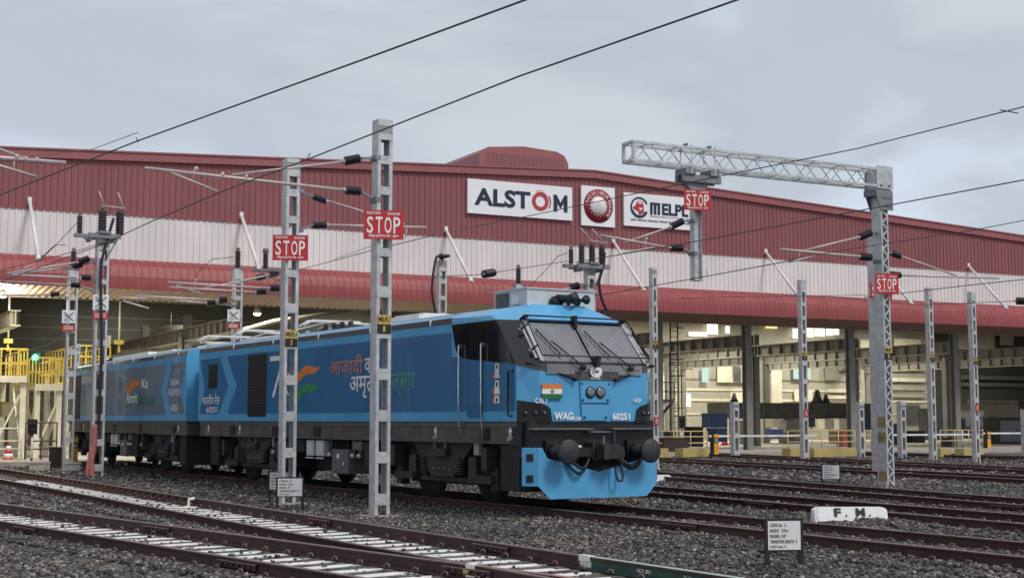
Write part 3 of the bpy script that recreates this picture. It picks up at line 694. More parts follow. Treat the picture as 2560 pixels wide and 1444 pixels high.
for k in range(16):
    a0, a1 = 2*PI*k/16, 2*PI*(k+1)/16
    mb.poly([(-1.03+.04*math.cos(a0), y_-.001, 2.2575+.04*math.sin(a0)), (-1.03+.04*math.cos(a1), y_-.001, 2.2575+.04*math.sin(a1)), (-1.03+.032*math.cos(a1), y_-.001, 2.2575+.032*math.sin(a1)), (-1.03+.032*math.cos(a0), y_-.001, 2.2575+.032*math.sin(a0))], .004, (0, -1, 0), navl)
    if k % 2 == 0: mb.bar((-1.03, y_-.003, 2.2575), (-1.03+.034*math.cos(a0), y_-.003, 2.2575+.034*math.sin(a0)), .004, .004, navl, up=(0, 1, 0))
part('national_flag', mb, cab)
mb = MB()
for k in range(24):
    a0, a1 = 2*PI*k/24, 2*PI*(k+1)/24; th = .075+.035*math.sin(a0/2)
    mb.poly([(.145*math.cos(a0), .115, 2.655+.12*math.sin(a0)), (.145*math.cos(a1), .115, 2.655+.12*math.sin(a1)), ((.145-th)*math.cos(a1), .115, 2.655+(.12-th)*math.sin(a1)), ((.145-th)*math.cos(a0), .115, 2.655+(.12-th)*math.sin(a0))], .012, (0, -1, 0), whm)
part('nose_badge', mb, cab)
wing = mat('side_glass', (.02, .022, .026), .06, 0, .1, 3, coat=.6)
# cab side: door outline, handrails, side windows, totem emblem
mb = MB()
mb.poly([(-XS-.016, 2.36, 2.94), (-XS-.016, 2.36, 1.80), (-XS-.016, 2.30, 1.76), (-XS-.016, 1.86, 1.76), (-XS-.016, 1.80, 1.80), (-XS-.016, 1.80, 2.89)], .010, (-1, 0, 0), db)
for s_ in (2.37, 1.79): mb.bx(-XS-.019, -XS, s_-.008, s_+.008, 1.78, 2.93, nav)
mb.bx(-XS-.0125, -XS, 1.84, 2.32, 3.05, 3.52, wing); mb.bx(-XS-.05, -XS, 1.84, 1.92, 2.52, 2.55, stl); mb.bx(-XS-.05, -XS, 1.84, 1.92, 1.9, 1.93, stl)
part('cab_door', mb, cab)
mb = MB()
mb.bx(-XS-.0125, -XS, 1.3, 1.62, 3.02, 3.50, wing)
part('side_window', mb, cab)
for s_ in (2.62, 1.72):
    mb = MB(); mb.path([(-XS-.08, s_, 3.24), (-XS-.08, s_, 1.72), (-XS-.03, s_+.03, 1.6), (-XS-.03, s_+.03, 1.30)], .017, handrail_glint); mb.bx(-XS-.07, -XS, s_-.02, s_+.02, 3.18, 3.26, stl); part('handrail', mb, cab)
mb = MB(); mb.path([(-XS-.02, .62, 2.66), (-XS-.06, .72, 2.66), (-XS-.06, .72, 1.80), (-XS-.02, .66, 1.78)], .022, nav); part('door_pull', mb, cab)
mb = MB(); z_ = 2.04
for k, (w_, h_, m_) in enumerate(((.2, .14, whm), (.17, .03, saff), (.22, .13, whm), (.17, .14, whm), (.12, .03, blkl), (.2, .12, lgr), (.15, .05, whm), (.17, .12, lgr))):
    c_ = 1.22
    side_poly(mb, [(c_+w_/2, z_), (c_-w_/2, z_), (c_-w_*.38, z_+h_), (c_+w_*.38, z_+h_)], m_, proud=.010)
    if k in (0, 2, 5): side_poly(mb, [(c_+w_/2+.05, z_), (c_+w_/2+.01, z_), (c_+w_/2+.01, z_+h_), (c_+w_/2+.04, z_+h_*.9)], saff, proud=.010); side_poly(mb, [(c_-w_/2-.01, z_), (c_-w_/2-.04, z_), (c_-w_/2-.04, z_+h_*.8)], grn, proud=.010)
    if k in (0, 3, 7): side_poly(mb, [(c_+.03, z_+.02), (c_-.03, z_+.02), (c_-.03, z_+h_*.6), (c_, z_+h_*.8), (c_+.03, z_+h_*.6)], blkl, proud=.014)
    z_ += h_+.004
part('monument_emblem', mb, cab)
# headstock, buffers, coupler, skirt
mb = MB(); mb.bx(-1.5, 1.5, .22, .7, .98, 1.70, blk); mb.bx(-1.52, -.1, .05, .24, 1.52, 1.55, stl); mb.bx(.35, 1.45, .05, .24, 1.52, 1.55, stl); mb.bx(-.2, .45, .1, .24, 1.46, 1.49, stl); mb.bx(-1.3, 1.3, .4, 1.2, .6, 1.0, blk2)
mb.bx(-1.56, -1.3, .42, .8, 1.2, 1.68, blk); mb.bx(1.3, 1.56, .42, .8, 1.2, 1.68, blk)
hs = part('headstock', mb, loco)
for x in (-.978, .978):
    mb = MB(); mb.lathe((x, .25, 1.105), (x, -.28, 1.105), [(0, .17), (.5, .16), (.52, .13), (1, .12)], 20, blk); mb.lathe((x, -.28, 1.105), (x, -.40, 1.105), [(0, .14), (.3, .235), (.75, .24), (1, .215)], 32, bogm); mb.bx(x-.2, x+.2, .14, .24, .9, 1.32, blk); part('buffer', mb, loco)
mb = MB(); mb.bx(-.2, .2, -.05, .4, .93, 1.27, bogm); mb.bx(-.14, .2, -.34, -.05, .95, 1.24, bogm); mb.poly([(-.02, -.34, 1.22), (.22, -.5, 1.2), (.26, -.3, 1.2), (.26, -.1, 1.22)], -.25, (0, 0, 1), bogm); mb.bx(.12, .16, -.3, -.2, 1.2, 1.5, bogm); mb.bx(-.06, -.02, -.2, -.14, 1.2, 1.4, stl)
mb.bx(.2, .34, -.35, -.05, 1.0, 1.12, stl); mb.bx(-.6, -.25, -.1, .2, 1.0, 1.18, blk)
part('coupler', mb, loco)
mb = MB(); 
def arc(x0, x1, z0, dz, y_, n=9): return [Vector((x0+(x1-x0)*k/n, y_-.1*math.sin(PI*k/n), z0-dz*math.sin(PI*k/n))) for k in range(n+1)]
for a_, m_ in (((-.78, -.28, 1.0, .22, -.05), blk), ((-.86, -.25, .98, .30, .0), blk), ((.38, .98, 1.0, .18, -.05), bogm), ((.42, 1.05, .95, .2, .02), blk)): mb = MB(); mb.path(arc(*a_), .03, m_); part('brake_hose', mb, loco)
mb = MB()
mb.path([(.28, -.12, .85), (.28, -.16, .62), (.32, -.18, .52), (.40, -.18, .52), (.44, -.16, .62), (.44, -.12, .85)], .026, nav)
for x, z in ((-.5, 1.2), (-.42, 1.05), (.35, 1.18)): mb.bx(x-.03, x+.05, -.02, .06, z-.02, z+.02, whm)
part('coupling_link', mb, loco)
mb = MB(); y_ = .02
out = [(-1.34, 1.18), (-1.22, .98), (-.88, .90), (-.45, .80), (0, .70), (.45, .80), (.88, .90), (1.22, .98), (1.34, 1.18), (1.42, 1.18), (1.42, .45), (1.16, .20), (-1.16, .20), (-1.42, .45), (-1.42, 1.18)]
mb.poly([(x, y_, z) for x, z in out], .02, (0, 1, 0), lb)
for sg_ in (-1, 1):
    q = [Vector((sg_*1.42, y_, 1.18)), Vector((sg_*1.62, y_+.28, 1.18)), Vector((sg_*1.62, y_+.28, .45)), Vector((sg_*1.42, y_, .45))]; mb.poly(q, .02, (-sg_*.8, .6, 0), lb)
    for z0 in (.52, .92):
        q = [Vector((sg_*1.49, y_+.085, z0)), Vector((sg_*1.57, y_+.2, z0)), Vector((sg_*1.57, y_+.2, z0+.14)), Vector((sg_*1.49, y_+.085, z0+.14))]; mb.poly(q, .006, (sg_*.8, -.6, 0), blk)
    mb.bar((sg_*.9, y_+.03, .95), (sg_*.9, .6, 1.0), .1, .05, blk)
part('skirt', mb, loco)
# roof equipment of the front unit
mb = MB(); mb.bx(-.62, 1.08, 1.66, 2.95, 3.96, 4.40, lgr); mb.bx(-.65, 1.11, 1.63, 2.98, 4.40, 4.425, lgr)
k_ = 4.06
while k_ < 4.37: mb.bx(-.64, -.60, 2.35, 2.88, k_, k_+.025, blk); k_ += .045
mb.bx(-.66, -.61, 1.95, 2.2, 4.1, 4.3, whr)
part('air_conditioner', mb, roofp)
for a, d_, z_ in ((.06, 1.5, 4.12), (.38, 1.5, 4.15), (.58, 1.45, 4.19)):
    mb = MB(); big = a < .1
    if big: mb.lathe((a, d_+.1, 4.03), (a, d_+.1, 4.26), [(0, .15), (.7, .15), (1, .08)], 16, blk); mb.lathe((a, d_+.05, 4.2), (a+.18, d_-.35, 4.2), [(0, .10), (.6, .08), (1, .13)], 14, blk)
    else: mb.lathe((a, d_+.2, z_), (a, d_-.2, z_), [(0, .03), (.6, .035), (1, .1)], 14, blk); mb.bar((a, d_+.1, 4.0), (a, d_+.1, z_), .04, .04, blk)
    part('horn', mb, roofp)
def panto(parent, s0, dirn=1):
    mb_ = MB(); z = 4.1
    for x in (-.55, .55):
        mb_.path([(x, s0, z), (x*.9, s0+dirn*1.5, z+.14), (x*.6, s0+dirn*.3, z+.24)], .028, whr); mb_.tube((x, s0-.3*dirn, z), (x, s0+1.8*dirn, z), .03, whr)
    mb_.tube((-.55, s0, z), (.55, s0, z), .035, whr); mb_.tube((-.55, s0+dirn*1.5, z+.14), (.55, s0+dirn*1.5, z+.14), .03, whr)
    for e_ in (0, .32): mb_.path([(-.95, s0+dirn*(.1+e_), z+.12), (-.7, s0+dirn*(.1+e_), z+.27), (.7, s0+dirn*(.1+e_), z+.27), (.95, s0+dirn*(.1+e_), z+.12)], .028, whr)
    for x in (-.5, .5):
        for e_ in (-.2, 1.6): mb_.lathe((x, s0+dirn*e_, 3.95), (x, s0+dirn*e_, z), [(0, .05), (.2, .09), (.4, .05), (.6, .09), (.8, .05), (1, .06)], 10, insm)
    part('pantograph', mb_, parent)
mb = MB(); mb.bx(-1.0, 1.0, 5.6, 7.4, 3.96, 4.10, whr); mb.poly([(-1.0, 7.4, 3.96), (-1.0, 9.4, 3.96), (-1.0, 7.4, 4.08)], 2.0, (1, 0, 0), whr); mb.bx(-.8, .8, 5.8, 7.2, 4.10, 4.16, whr); part('roof_hatch', mb, roofp)
mb = MB(); mb.bx(-.6, -.1, 9.7, 11.0, 3.97, 4.12, blk2); mb.bx(-.9, -.4, 11.2, 11.9, 3.97, 4.1, stl)
for k in range(4): mb.lathe((-.8, 9.6+k*.5, 3.95), (-.8, 9.6+k*.5, 4.2), [(0, .05), (.25, .08), (.5, .05), (.75, .08), (1, .05)], 8, insm)
mb.path([(-.8, 9.6, 4.2), (-.8, 11.1, 4.24), (-.6, 13.4, 4.2), (-.7, 14.8, 4.22)], .02, whr); part('roof_busbar', mb, roofp)
panto(roofp, 12.6, -1); panto(roofp, 17.4, -1)
mb = MB(); mb.bx(-1.0, 1.0, 13.2, 14.6, 3.96, 4.06, whr); part('roof_hatch', mb, roofp)
# rear unit roof and the joint between the units
panto(roofp2, 1.0, 1)
mb = MB(); mb.bx(-1.0, 1.0, 4.2, 6.2, 3.96, 4.08, whr); mb.bx(-1.0, 1.0, 7.4, 12.8, 3.96, 4.14, whr); mb.bx(-.6, .4, 9.2, 10.0, 4.14, 4.17, yelp); mb.lathe((-.7, 14.2, 4.1), (-.7, 15.2, 4.1), [(0, .08), (1, .1)], 12, blk); part('roof_hatch', mb, roofp2)
mb = MB(); mb.bx(-1.3, 1.3, 18.4, 18.62, 1.3, 3.7, lb); mb.bx(-1.2, 1.2, 18.6, 19.2, 1.4, 3.6, nav); mb.bx(-1.5, -1.25, 18.45, 18.7, 2.9, 3.0, whm); mb.bx(-1.48, -1.28, 18.45, 18.65, 2.6, 2.9, stl); mb.bx(-1.4, -1.2, 18.45, 18.6, 3.6, 3.9, whm)
part('inter_unit_gangway', mb, loco)
mb = MB(); mb.bx(-XS-.01, XS+.01, 17.3, 18.0, 1.6, 3.9, mat('rear_cab_grey', (.16, .15, .14), .5, 0, .3, 2)); mb.bx(-1.3, 1.3, 18.0, 18.3, .5, 1.6, blk2); part('rear_cab', mb, loco2); mb = MB(); mb.bx(-XS-.02, -XS+.01, 15.6, 16.5, 1.75, 3.5, drk); part('side_door', mb, body2)

# ================================================================ OVERHEAD LINE: masts, signs, cantilevers, wires
def mast_mesh(h, w=.33, d=.27, pitch=.84, name='mast'):
    ch = []
    for sg_ in (-1, 1):
        mb = MB(); x = sg_*w/2
        mb.bx(x-.006, x+.006, -d/2, d/2, 0, h); 
        for y in (-1, 1): mb.bx(x-sg_*.006, x-sg_*.07, y*d/2-.005, y*d/2+.005, 0, h)
        ch.append(mb)
    bt = []; z = .25
    while z < h-.1:
        pz = pitch if z < h*.62 else pitch*.76
        b_ = MB(); bt.append(b_)
        for y in (-1, 1): b_.bx(-w/2+.003, w/2-.003, y*(d/2+.008)-.004, y*(d/2+.008)+.004, z, z+pz*.27)
        z += pz
    b_ = MB(); bt.append(b_)
    for y in (-1, 1): b_.bx(-w/2+.003, w/2-.003, y*(d/2+.008)-.004, y*(d/2+.008)+.004, h-.42, h+.002)
    b_.bx(-w/2, w/2, -d/2, d/2, h, h+.012)
    return ch, bt
MG = 'lattice steel masts carrying the overhead line'
def mast(label, p, h, rz=31, w=.33, d=.27, plate=None, group=MG, foot=True, m=galv, plz=3.55):
    t = thing('overhead_line_mast', label, 'mast', p, R(rz), group)
    ch, bt = mast_mesh(h, w, d)
    for c in ch: part('channel', c, t, m)
    for b_ in bt: part('batten_plate', b_, t, m)
    if foot: mb = MB(); mb.box((.05, 0, -.08), (w+.5, d+.5, .26)); part('foundation', mb, t, conc)
    if plate:
        mb = MB(); y = -d/2-.02; z = plz
        mb.bx(-w*.46, w*.46, y-.008, y, z, z+.19, yelp); mb.bx(-w*.46, w*.46, y-.008, y, z-.19, z-.004, blkl)
        text(mb, plate[0], (-w*.40, y-.009, z+.05), (1, 0, 0), (0, 0, 1), w*.80, .10, blkl, .02); text(mb, plate[1], (-.03, y-.009, z-.155), (1, 0, 0), (0, 0, 1), .05, .12, yelp, .03)
        part('number_plate', mb, t)
    return t
b1 = gnd(948, 1292); b2 = gnd(716, 1261); b3 = gnd(240, 1195); b4 = gnd(168, 1178)
m1 = mast('tallest galvanised mast, in front of the blue locomotive between the words, black plate numbered 1', b1, 8.13, 31, plate=('MELPL.1', '1'), plz=3.9)
m2 = mast('galvanised mast with plate numbered 3 standing before the tricolour ribbons on the locomotive', b2, 8.10, 31, plate=('MELPL.4', '3'), plz=3.85)
m3 = mast('mast with a switch platform and black cable, in front of the rear locomotive unit', b3, 8.15, 30, w=.40, d=.3)
m4 = mast('grey mast at the far left beside the yellow railed staging', b4, 7.7, 29, w=.36, d=.28)
m4b = mast('thin mast just behind the far left mast', dep(186, 1150, 60)*1, 5.2, 29, w=.2, d=.2, foot=False); m4b.location.z = -.25
m5 = mast('mast rising behind the joint of the two locomotive units, with a white lightning board', Vector((dep(590, 900, 54).x, 54, -.25)), 7.75, 29, w=.34)
m6 = mast('mast with a cable end cap behind the locomotive roof, left of the cab', Vector((dep(1103, 800, 54).x, 54, -.25)), 8.1, 29, w=.34)
m7 = mast('mast topped by one post insulator behind the roof air conditioner', Vector((dep(1296, 740, 58).x, 58, -.25)), 7.55, 29, w=.34)
m8 = mast('mast with a four insulator switch platform above the locomotive cab', Vector((dep(1474, 740, 51).x, 51, -.25)), 7.5, 29, w=.34)
m9 = mast('slender pale mast just right of the locomotive cab', gnd(1637, 1172), 8.1, 29, w=.24, d=.24, plate=('MELPL.6', '2'), plz=5.0)
m10 = mast('slender pale mast right of the hanging drop post, in front of the shed doorway', gnd(2012, 1157), 8.4, 29, w=.30, d=.26, plate=('MELPL.7', '4'), plz=4.9)
m11 = mast('left one of the two slender masts at the right side beyond the gantry column', gnd(2333, 1151), 8.4, 29, w=.28, d=.26, plate=('MELPL.8', '4'), plz=5.0)
m12 = mast('right one of the two slender masts at the right side beyond the gantry column', gnd(2441, 1156), 7.9, 29, w=.27, d=.26, plate=('MELPL.9', '6'), plz=4.7)
m13 = mast('mast hidden behind the lattice gantry column, only its left edge and top showing', Vector((dep(2190, 900, 48).x, 48, -.25)), 8.35, 29, w=.30, d=.3)
for px, py, h, lb_ in ((1838, 1149, 2.85, 'short grey stub post left of the slender mast before the shed doorway'), (2152, 1144, 2.9, 'short grey stub post just left of the lattice gantry column'), (2256, 1147, 2.9, 'short grey stub post just right of the lattice gantry column'), (2566, 1146, 2.5, 'short grey stub post cut by the right picture edge')):
    mast(lb_, gnd(px, py), h, 29, w=.34, d=.3, group='short stub posts at the track ends', foot=False)

def stop_sign(label, c, rz, w=.82, h=.6):
    t = thing('stop_sign', label, 'sign', c, R(rz), 'red STOP boards for electric engines')
    mb = MB(); mb.bx(-w/2, w/2, -.006, .006, -h/2, h/2); part('board', mb, t, signr)
    mb = MB(); s = w/.82; y = -.007; RX = (1, 0, 0); UZ = (0, 0, 1)
    x = -.345*s
    for ch, cw in (('S', .13), ('T', .14), ('O', .145), ('P', .14)): text(mb, ch, (x*1.0, y, -.175*s), RX, UZ, cw*s, .34*s, signw, .012, .003); x += .182*s
    text(mb, 'ELECTRIC', (-.345*s, y, .215*s), RX, UZ, .29*s, .052*s, signw, .02, .003); text(mb, 'ENGINES', (.085*s, y, .205*s), RX, UZ, .25*s, .052*s, signw, .02, .003)
    text(mb, 'विद्युत इंजनों का रोक - स्थान', (-.31*s, y, -.268*s), RX, UZ, .62*s, .075*s, signw, .02, .003)
    part('lettering', mb, t)
    mb = MB(); mb.bx(-w*.3, w*.3, .01, .04, .1, .13); mb.bx(-w*.3, w*.3, .01, .04, -.13, -.1); part('clamp', mb, t, galvd)
    return t
def before(p, px, py, back=.22, ang=31):  # point on the plane just in front of a mast
    q = Vector((p[0], p[1], 0))-HD(ang)*back; return pl(px, py, q, ang)
stop_sign('biggest red STOP board, on the tallest mast', before(b1, 959, 562), 12)
stop_sign('red STOP board on the mast numbered 3, left of the tallest mast', before(b2, 726, 619), 8)
gc = gnd(2216, 1215); GA = 28.5
dp = pl(1740, 560, (gc.x, gc.y), GA)
stop_sign('red STOP board on the hanging drop post under the gantry beam', before(dp, 1744, 500), 12, .79, .57)
stop_sign('red STOP board on the lattice gantry column', before(gc, 2217, 709, .3), 14, .77, .62)
stop_sign('red STOP board half hidden behind the gantry column, only its S showing', before(m13.location, 2203, 727, .25, 29), 14, .82, .6)

# gantry
gt = thing('cantilever_gantry', 'grey lattice gantry column holding a long truss beam over the tracks', 'gantry', gc, R(GA))
inv = Matrix.LocRotScale(gt.location, gt.rotation_euler, None).inverted()
cl_ = inv @ pl(1568, 380, gc, GA); cr_ = inv @ pl(2185, 430, gc, GA)
zt = (inv @ pl(1568, 357, gc, GA)).z; zb = (inv @ pl(1568, 403, gc, GA)).z
xl = cl_.x; hcol = (inv @ pl(2208, 490, gc, GA)).z
mb = MB()
for x in (-.14, .14): mb.bx(x-.006, x+.006, -.2, .2, 0, hcol); mb.bx(x-(.05 if x > 0 else 0), x+(.05 if x < 0 else 0), -.205, -.195, 0, hcol); mb.bx(x-(.05 if x > 0 else 0), x+(.05 if x < 0 else 0), .195, .205, 0, hcol)
part('column_channel', mb, gt, galv)
ml = {-.208: MB(), .208: MB()}; z = .05; k = 0
while z < hcol-.3:
    for y in (-.208, .208):
        mb = ml[y]; a, b = (-.11, .11) if k % 2 else (.11, -.11); mb.bar((a, y, z), (b, y, z+.2), .05, .008, None, up=(0, 1, 0))
    z += .2; k += 1
for y in ml: part('lacing', ml[y], gt, galv)
mb = MB(); mb.box((0, 0, -.05), (.9, .8, .2)); part('foundation', mb, gt, conc)
mb = MB(); mb.bx(-.15, .15, -.235, -.215, 3.95, 4.13, yelp); mb.bx(-.15, .15, -.235, -.215, 3.76, 3.945, blkl); text(mb, 'MELPL', (-.12, -.237, 3.99), (1, 0, 0), (0, 0, 1), .24, .1, blkl, .02); text(mb, '5', (-.04, -.237, 3.79), (1, 0, 0), (0, 0, 1), .08, .12, yelp, .03); part('number_plate', mb, gt)
mb = MB()
for z in (1.3, 1.75, .15): mb.bx(-.155, -.147, -.18, .14, z, z+.3)
part('paint_patch', mb, gt, mat('dirty_yellow', (.30, .22, .10), .7, 0, .35, 6))
mb = MB(); bx1 = -.15
for y in (-.24, .24):
    for z in (zt, zb): mb.bx(xl, bx1, y-.035, y+.035, z-.036, z+.036)
    mb.bx(xl, xl+.09, y-.034, y+.034, zb+.05, zt-.05)
nb = 9; st = (bx1-xl-.1)/nb
for k in range(nb):
    xa = xl+.1+k*st
    for y in (-.24, .24): mb.bar((xa, y, zb), (xa+st/2, y, zt), .028, .028); mb.bar((xa+st/2, y, zt), (xa+st, y, zb), .028, .028)
    mb.bar((xa, -.24, zb), (xa, .24, zb), .03, .03); mb.bar((xa+st/2, -.24, zt), (xa+st/2, .24, zt), .03, .03)
for x in (xl+.05, bx1-.05):
    for z in (zt, zb): mb.bx(x-.04, x+.04, -.24, .24, z-.04, z+.04)
tr = part('truss_beam', mb, gt, galv)
mb = MB(); mb.poly([(-.34, -.26, zb-.08), (.30, -.26, zb-.08), (.30, -.26, zt+.1), (-.34, -.26, zt+.1)], .02, (0, -1, 0)); mb.poly([(-.34, .24, zb-.08), (.30, .24, zb-.08), (.30, .24, zt+.1), (-.34, .24, zt+.1)], .02, (0, 1, 0)); mb.bx(-.3, .3, -.2, .2, zb-.12, zt+.02)
mb.poly([(-.40, -.24, zb-.12), (.30, -.24, zb-.12), (.30, -.24, zb-.72), (-.16, -.24, zb-.72), (-.34, -.24, zb-.34)], .02, (0, -1, 0), galvd); mb.poly([(-.40, .22, zb-.12), (.30, .22, zb-.12), (.30, .22, zb-.72), (-.16, .22, zb-.72)], .02, (0, 1, 0), galvd)
mb.bx(-.42, -.2, -.22, .22, zb-.3, zb-.1, galvd)
for x in (-.17, .14): mb.lathe((x, -.28, zb+.02), (x, -.292, zb+.02), [(0, .05), (1, .05)], 14, galvd)
for z in (zb-.35, zb-.6):
    for x in (-.1, 0, .1, .2): mb.lathe((x, -.26, z), (x, -.285, z), [(0, .03), (1, .025)], 6, stl)
part('gusset_plate', mb, gt, galv)
dl = inv @ pl(1738, 440, gc, GA); dlb = inv @ pl(1738, 700, gc, GA)
mb = MB(); xd = dl.x
mb.bx(xd-.55, xd+.75, -.2, -.1, zb-.42, zb-.22, galvd); mb.bx(xd-.55, xd+.75, .1, .2, zb-.42, zb-.22, galvd); mb.bx(xd-.5, xd-.15, -.26, .26, zb-.22, zb-.06, galvd); mb.bx(xd+.35, xd+.65, -.26, .26, zb-.22, zb-.06, galvd)
mb.poly([(xd-.42, -.1, zb-.42), (xd+.42, -.1, zb-.42), (xd+.12, -.1, zb-.75), (xd-.12, -.1, zb-.75)], .2, (0, 1, 0), galvd)
for x in (xd-.3, xd+.5): mb.bx(x-.02, x+.02, -.27, -.25, zb-.2, zt+.1); mb.bx(x-.02, x+.02, .25, .27, zb-.2, zt+.1); mb.bar((x-.2, -.3, zt+.08), (x+.1, .34, zt+.12), .09, .05, galvd)
part('clamp_beam', mb, gt, galv)
mb = MB(); mb.bx(xd-.12, xd+.12, -.008, .008, dlb.z, zb-.7); mb.bx(xd-.125, xd-.11, -.11, .11, dlb.z, zb-.7); mb.bx(xd+.11, xd+.125, -.11, .11, dlb.z, zb-.7); mb.bx(xd-.14, xd+.14, -.13, .13, dlb.z-.02, dlb.z)
part('drop_post', mb, gt, galv)

def insul(mb, a, b, r=.085, n=7):
    a = Vector(a); b = Vector(b); mb.tube(a.lerp(b, -.12), a, .03, galvd)
    pr = []
    for k in range(n): t_ = k/(n-1)*.9; pr += [(t_, r*.62), (t_+.03, r), (t_+.06, r), (t_+.09, r*.62)]
    mb.lathe(a, b, pr, 14, insm); mb.lathe(b, b.lerp(a, -.2), [(0, .05), (1, .045)], 10, tube); mb.lathe(a, a.lerp(b, -.1), [(0, .05), (1, .045)], 10, galvd)
CG = 'cantilever brackets holding the contact wires'
def cantilever(label, p, ang, tubes, ins, fit=(), drops=()):
    P = (p[0], p[1]); o0 = pl(*fit[0][0], P, ang) if fit else pl(*tubes[0][0], P, ang)
    t = thing('cantilever_bracket', label, 'bracket', o0, 0, CG); q = lambda s: pl(s[0], s[1], P, ang)
    for a, b, r in tubes:
        mb = MB(); mb.tube(q(a), q(b), r*(1.35 if p[1] > 40 else 1.1), tube); part('tube', mb, t, world=True)
    for a, b, r in ins:
        mb = MB(); insul(mb, q(a), q(b), r*(1.15 if p[1] > 40 else 1)); part('insulator', mb, t, world=True)
    mb = MB()
    for a, b in fit: mb.bar(q(a), q(b), .06, .05, galvd); c = q(a); mb.box(c, (.12, .3, .10), galvd, R(ang))
    for a, b in drops: mb.tube(q(a), q(b), .014, tube); mb.lathe(q(a), q(a)+Vector((.04, .03, 0)), [(0, .05), (1, .05)], 10, tube)
    if mb.v: part('fittings', mb, t, world=True)
    return t
cantilever('cantilever on the tallest mast, its long pale tube reaching left over the tracks', b1, 31, [((362, 420), (862, 475), .03), ((580, 437), (858, 404), .022), ((425, 430), (545, 479), .02)], [((900, 478), (864, 475), .095), ((898, 396), (862, 403), .095)], [((938, 396), (905, 396)), ((938, 500), (903, 479))], [((487, 422), (483, 452)), ((553, 436), (553, 448)), ((612, 441), (612, 452))])
cantilever('cantilever on the mast numbered 3, reaching right behind the biggest STOP board', b2, 31, [((822, 502), (1012, 560), .018), ((820, 562), (1066, 568), .026), ((1018, 568), (1012, 598), .012)], [((783, 491), (814, 502), .09), ((782, 563), (815, 562), .09)], [((748, 479), (780, 490)), ((748, 575), (778, 563))])
cantilever('cantilever under the gantry drop post, in front of the white company board', dp, GA, [((1676, 567), (1562, 606), .022), ((1674, 619), (1500, 588), .028), ((1636, 617), (1556, 633), .018)], [((1706, 553), (1679, 566), .1), ((1705, 620), (1677, 619), .1)], [((1732, 552), (1708, 553)), ((1732, 634), (1707, 620))], [((1614, 597), (1612, 620)), ((1540, 595), (1540, 603))])
cantilever('cantilever on the left side of the lattice gantry column', gc, GA, [((2148, 592), (2002, 628), .022), ((2148, 641), (1952, 623), .028), ((2040, 638), (1972, 655), .018)], [((2176, 582), (2150, 592), .1), ((2176, 643), (2151, 641), .1)], [((2196, 582), (2178, 582)), ((2196, 655), (2178, 643))], [((1997, 627), (1997, 650))])
cantilever('cantilever on the right side of the lattice gantry column', m13.location, 29, [((2252, 640), (2392, 689), .024), ((2252, 688), (2498, 695), .026), ((2398, 690), (2396, 720), .012)], [((2230, 632), (2250, 640), .1), ((2226, 685), (2250, 688), .1)], [((2200, 625), (2228, 632)), ((2200, 685), (2225, 685))])
cantilever('upper left cantilever of the switch platform mast', b3, 30, [((194, 655), (16, 684), .025), ((192, 694), (30, 687), .028)], [((222, 646), (197, 655), .11), ((226, 694), (203, 694), .10)], [((244, 650), (224, 646)), ((246, 712), (228, 694))])
cantilever('lower left cantilever of the switch platform mast', b3, 24, [((178, 667), (18, 687), .022), ((172, 711), (0, 703), .025)], [((205, 661), (181, 667), .11), ((200, 713), (177, 711), .11)], [((240, 655), (208, 661)), ((236, 730), (203, 713))])
cantilever('low cantilever on the far left mast', b4, 29, [((122, 736), (0, 738), .03)], [((147, 735), (126, 736), .11)], [((170, 745), (150, 735))])
cantilever('upper far cantilever left of the mast numbered 3', m5.location*.86+b2*.14, 29, [((670, 687), (560, 712), .022), ((670, 720), (420, 705), .028)], [((695, 681), (674, 687), .11), ((697, 720), (675, 720), .11)], [((712, 678), (697, 681)), ((712, 720), (699, 720))], [((487, 700), (487, 722))])
cantilever('lower far cantilever left of the mast numbered 3', m5.location*.9+b2*.1, 25, [((638, 695), (500, 722), .022), ((638, 730), (424, 717), .026), ((440, 712), (510, 735), .018)], [((662, 690), (641, 695), .11), ((664, 728), (641, 730), .11)], [((700, 700), (665, 690)), ((700, 735), (667, 728))])
cantilever('cantilever reaching left from the mast with the white lightning board', m5.location, 29, [((543, 750), (340, 739), .03), ((512, 757), (440, 750), .025), ((372, 745), (300, 744), .03), ((308, 752), (372, 770), .025)], [((566, 749), (547, 750), .12), ((537, 756), (517, 757), .12)], [((585, 752), (569, 749)), ((585, 765), (540, 757))])
cantilever('short cantilever on the mast above the cab', m8.location, 29, [((1424, 720), (1250, 762), .03)], [((1446, 713), (1427, 720), .12)], [((1465, 714), (1449, 713))])
mL = mast('mast just outside the left picture edge', Vector((pl(-190, 900, (-7.6, 22.8), 39).x, pl(-190, 900, (-7.6, 22.8), 39).y, -.25)), 7.6, 39)
cantilever('nearest cantilever, its pale tubes entering from the left picture edge', (-7.6, 22.8), 39, [((-120, 385), (164, 407), .032), ((-120, 330), (60, 395), .022), ((-60, 396), (92, 442), .02)], [((-160, 382), (-124, 385), .095), ((-160, 316), (-124, 328), .095)], [((-185, 382), (-163, 382)), ((-185, 310), (-163, 316))], [((36, 392), (34, 424)), ((60, 398), (60, 408)), ((88, 400), (88, 410))])

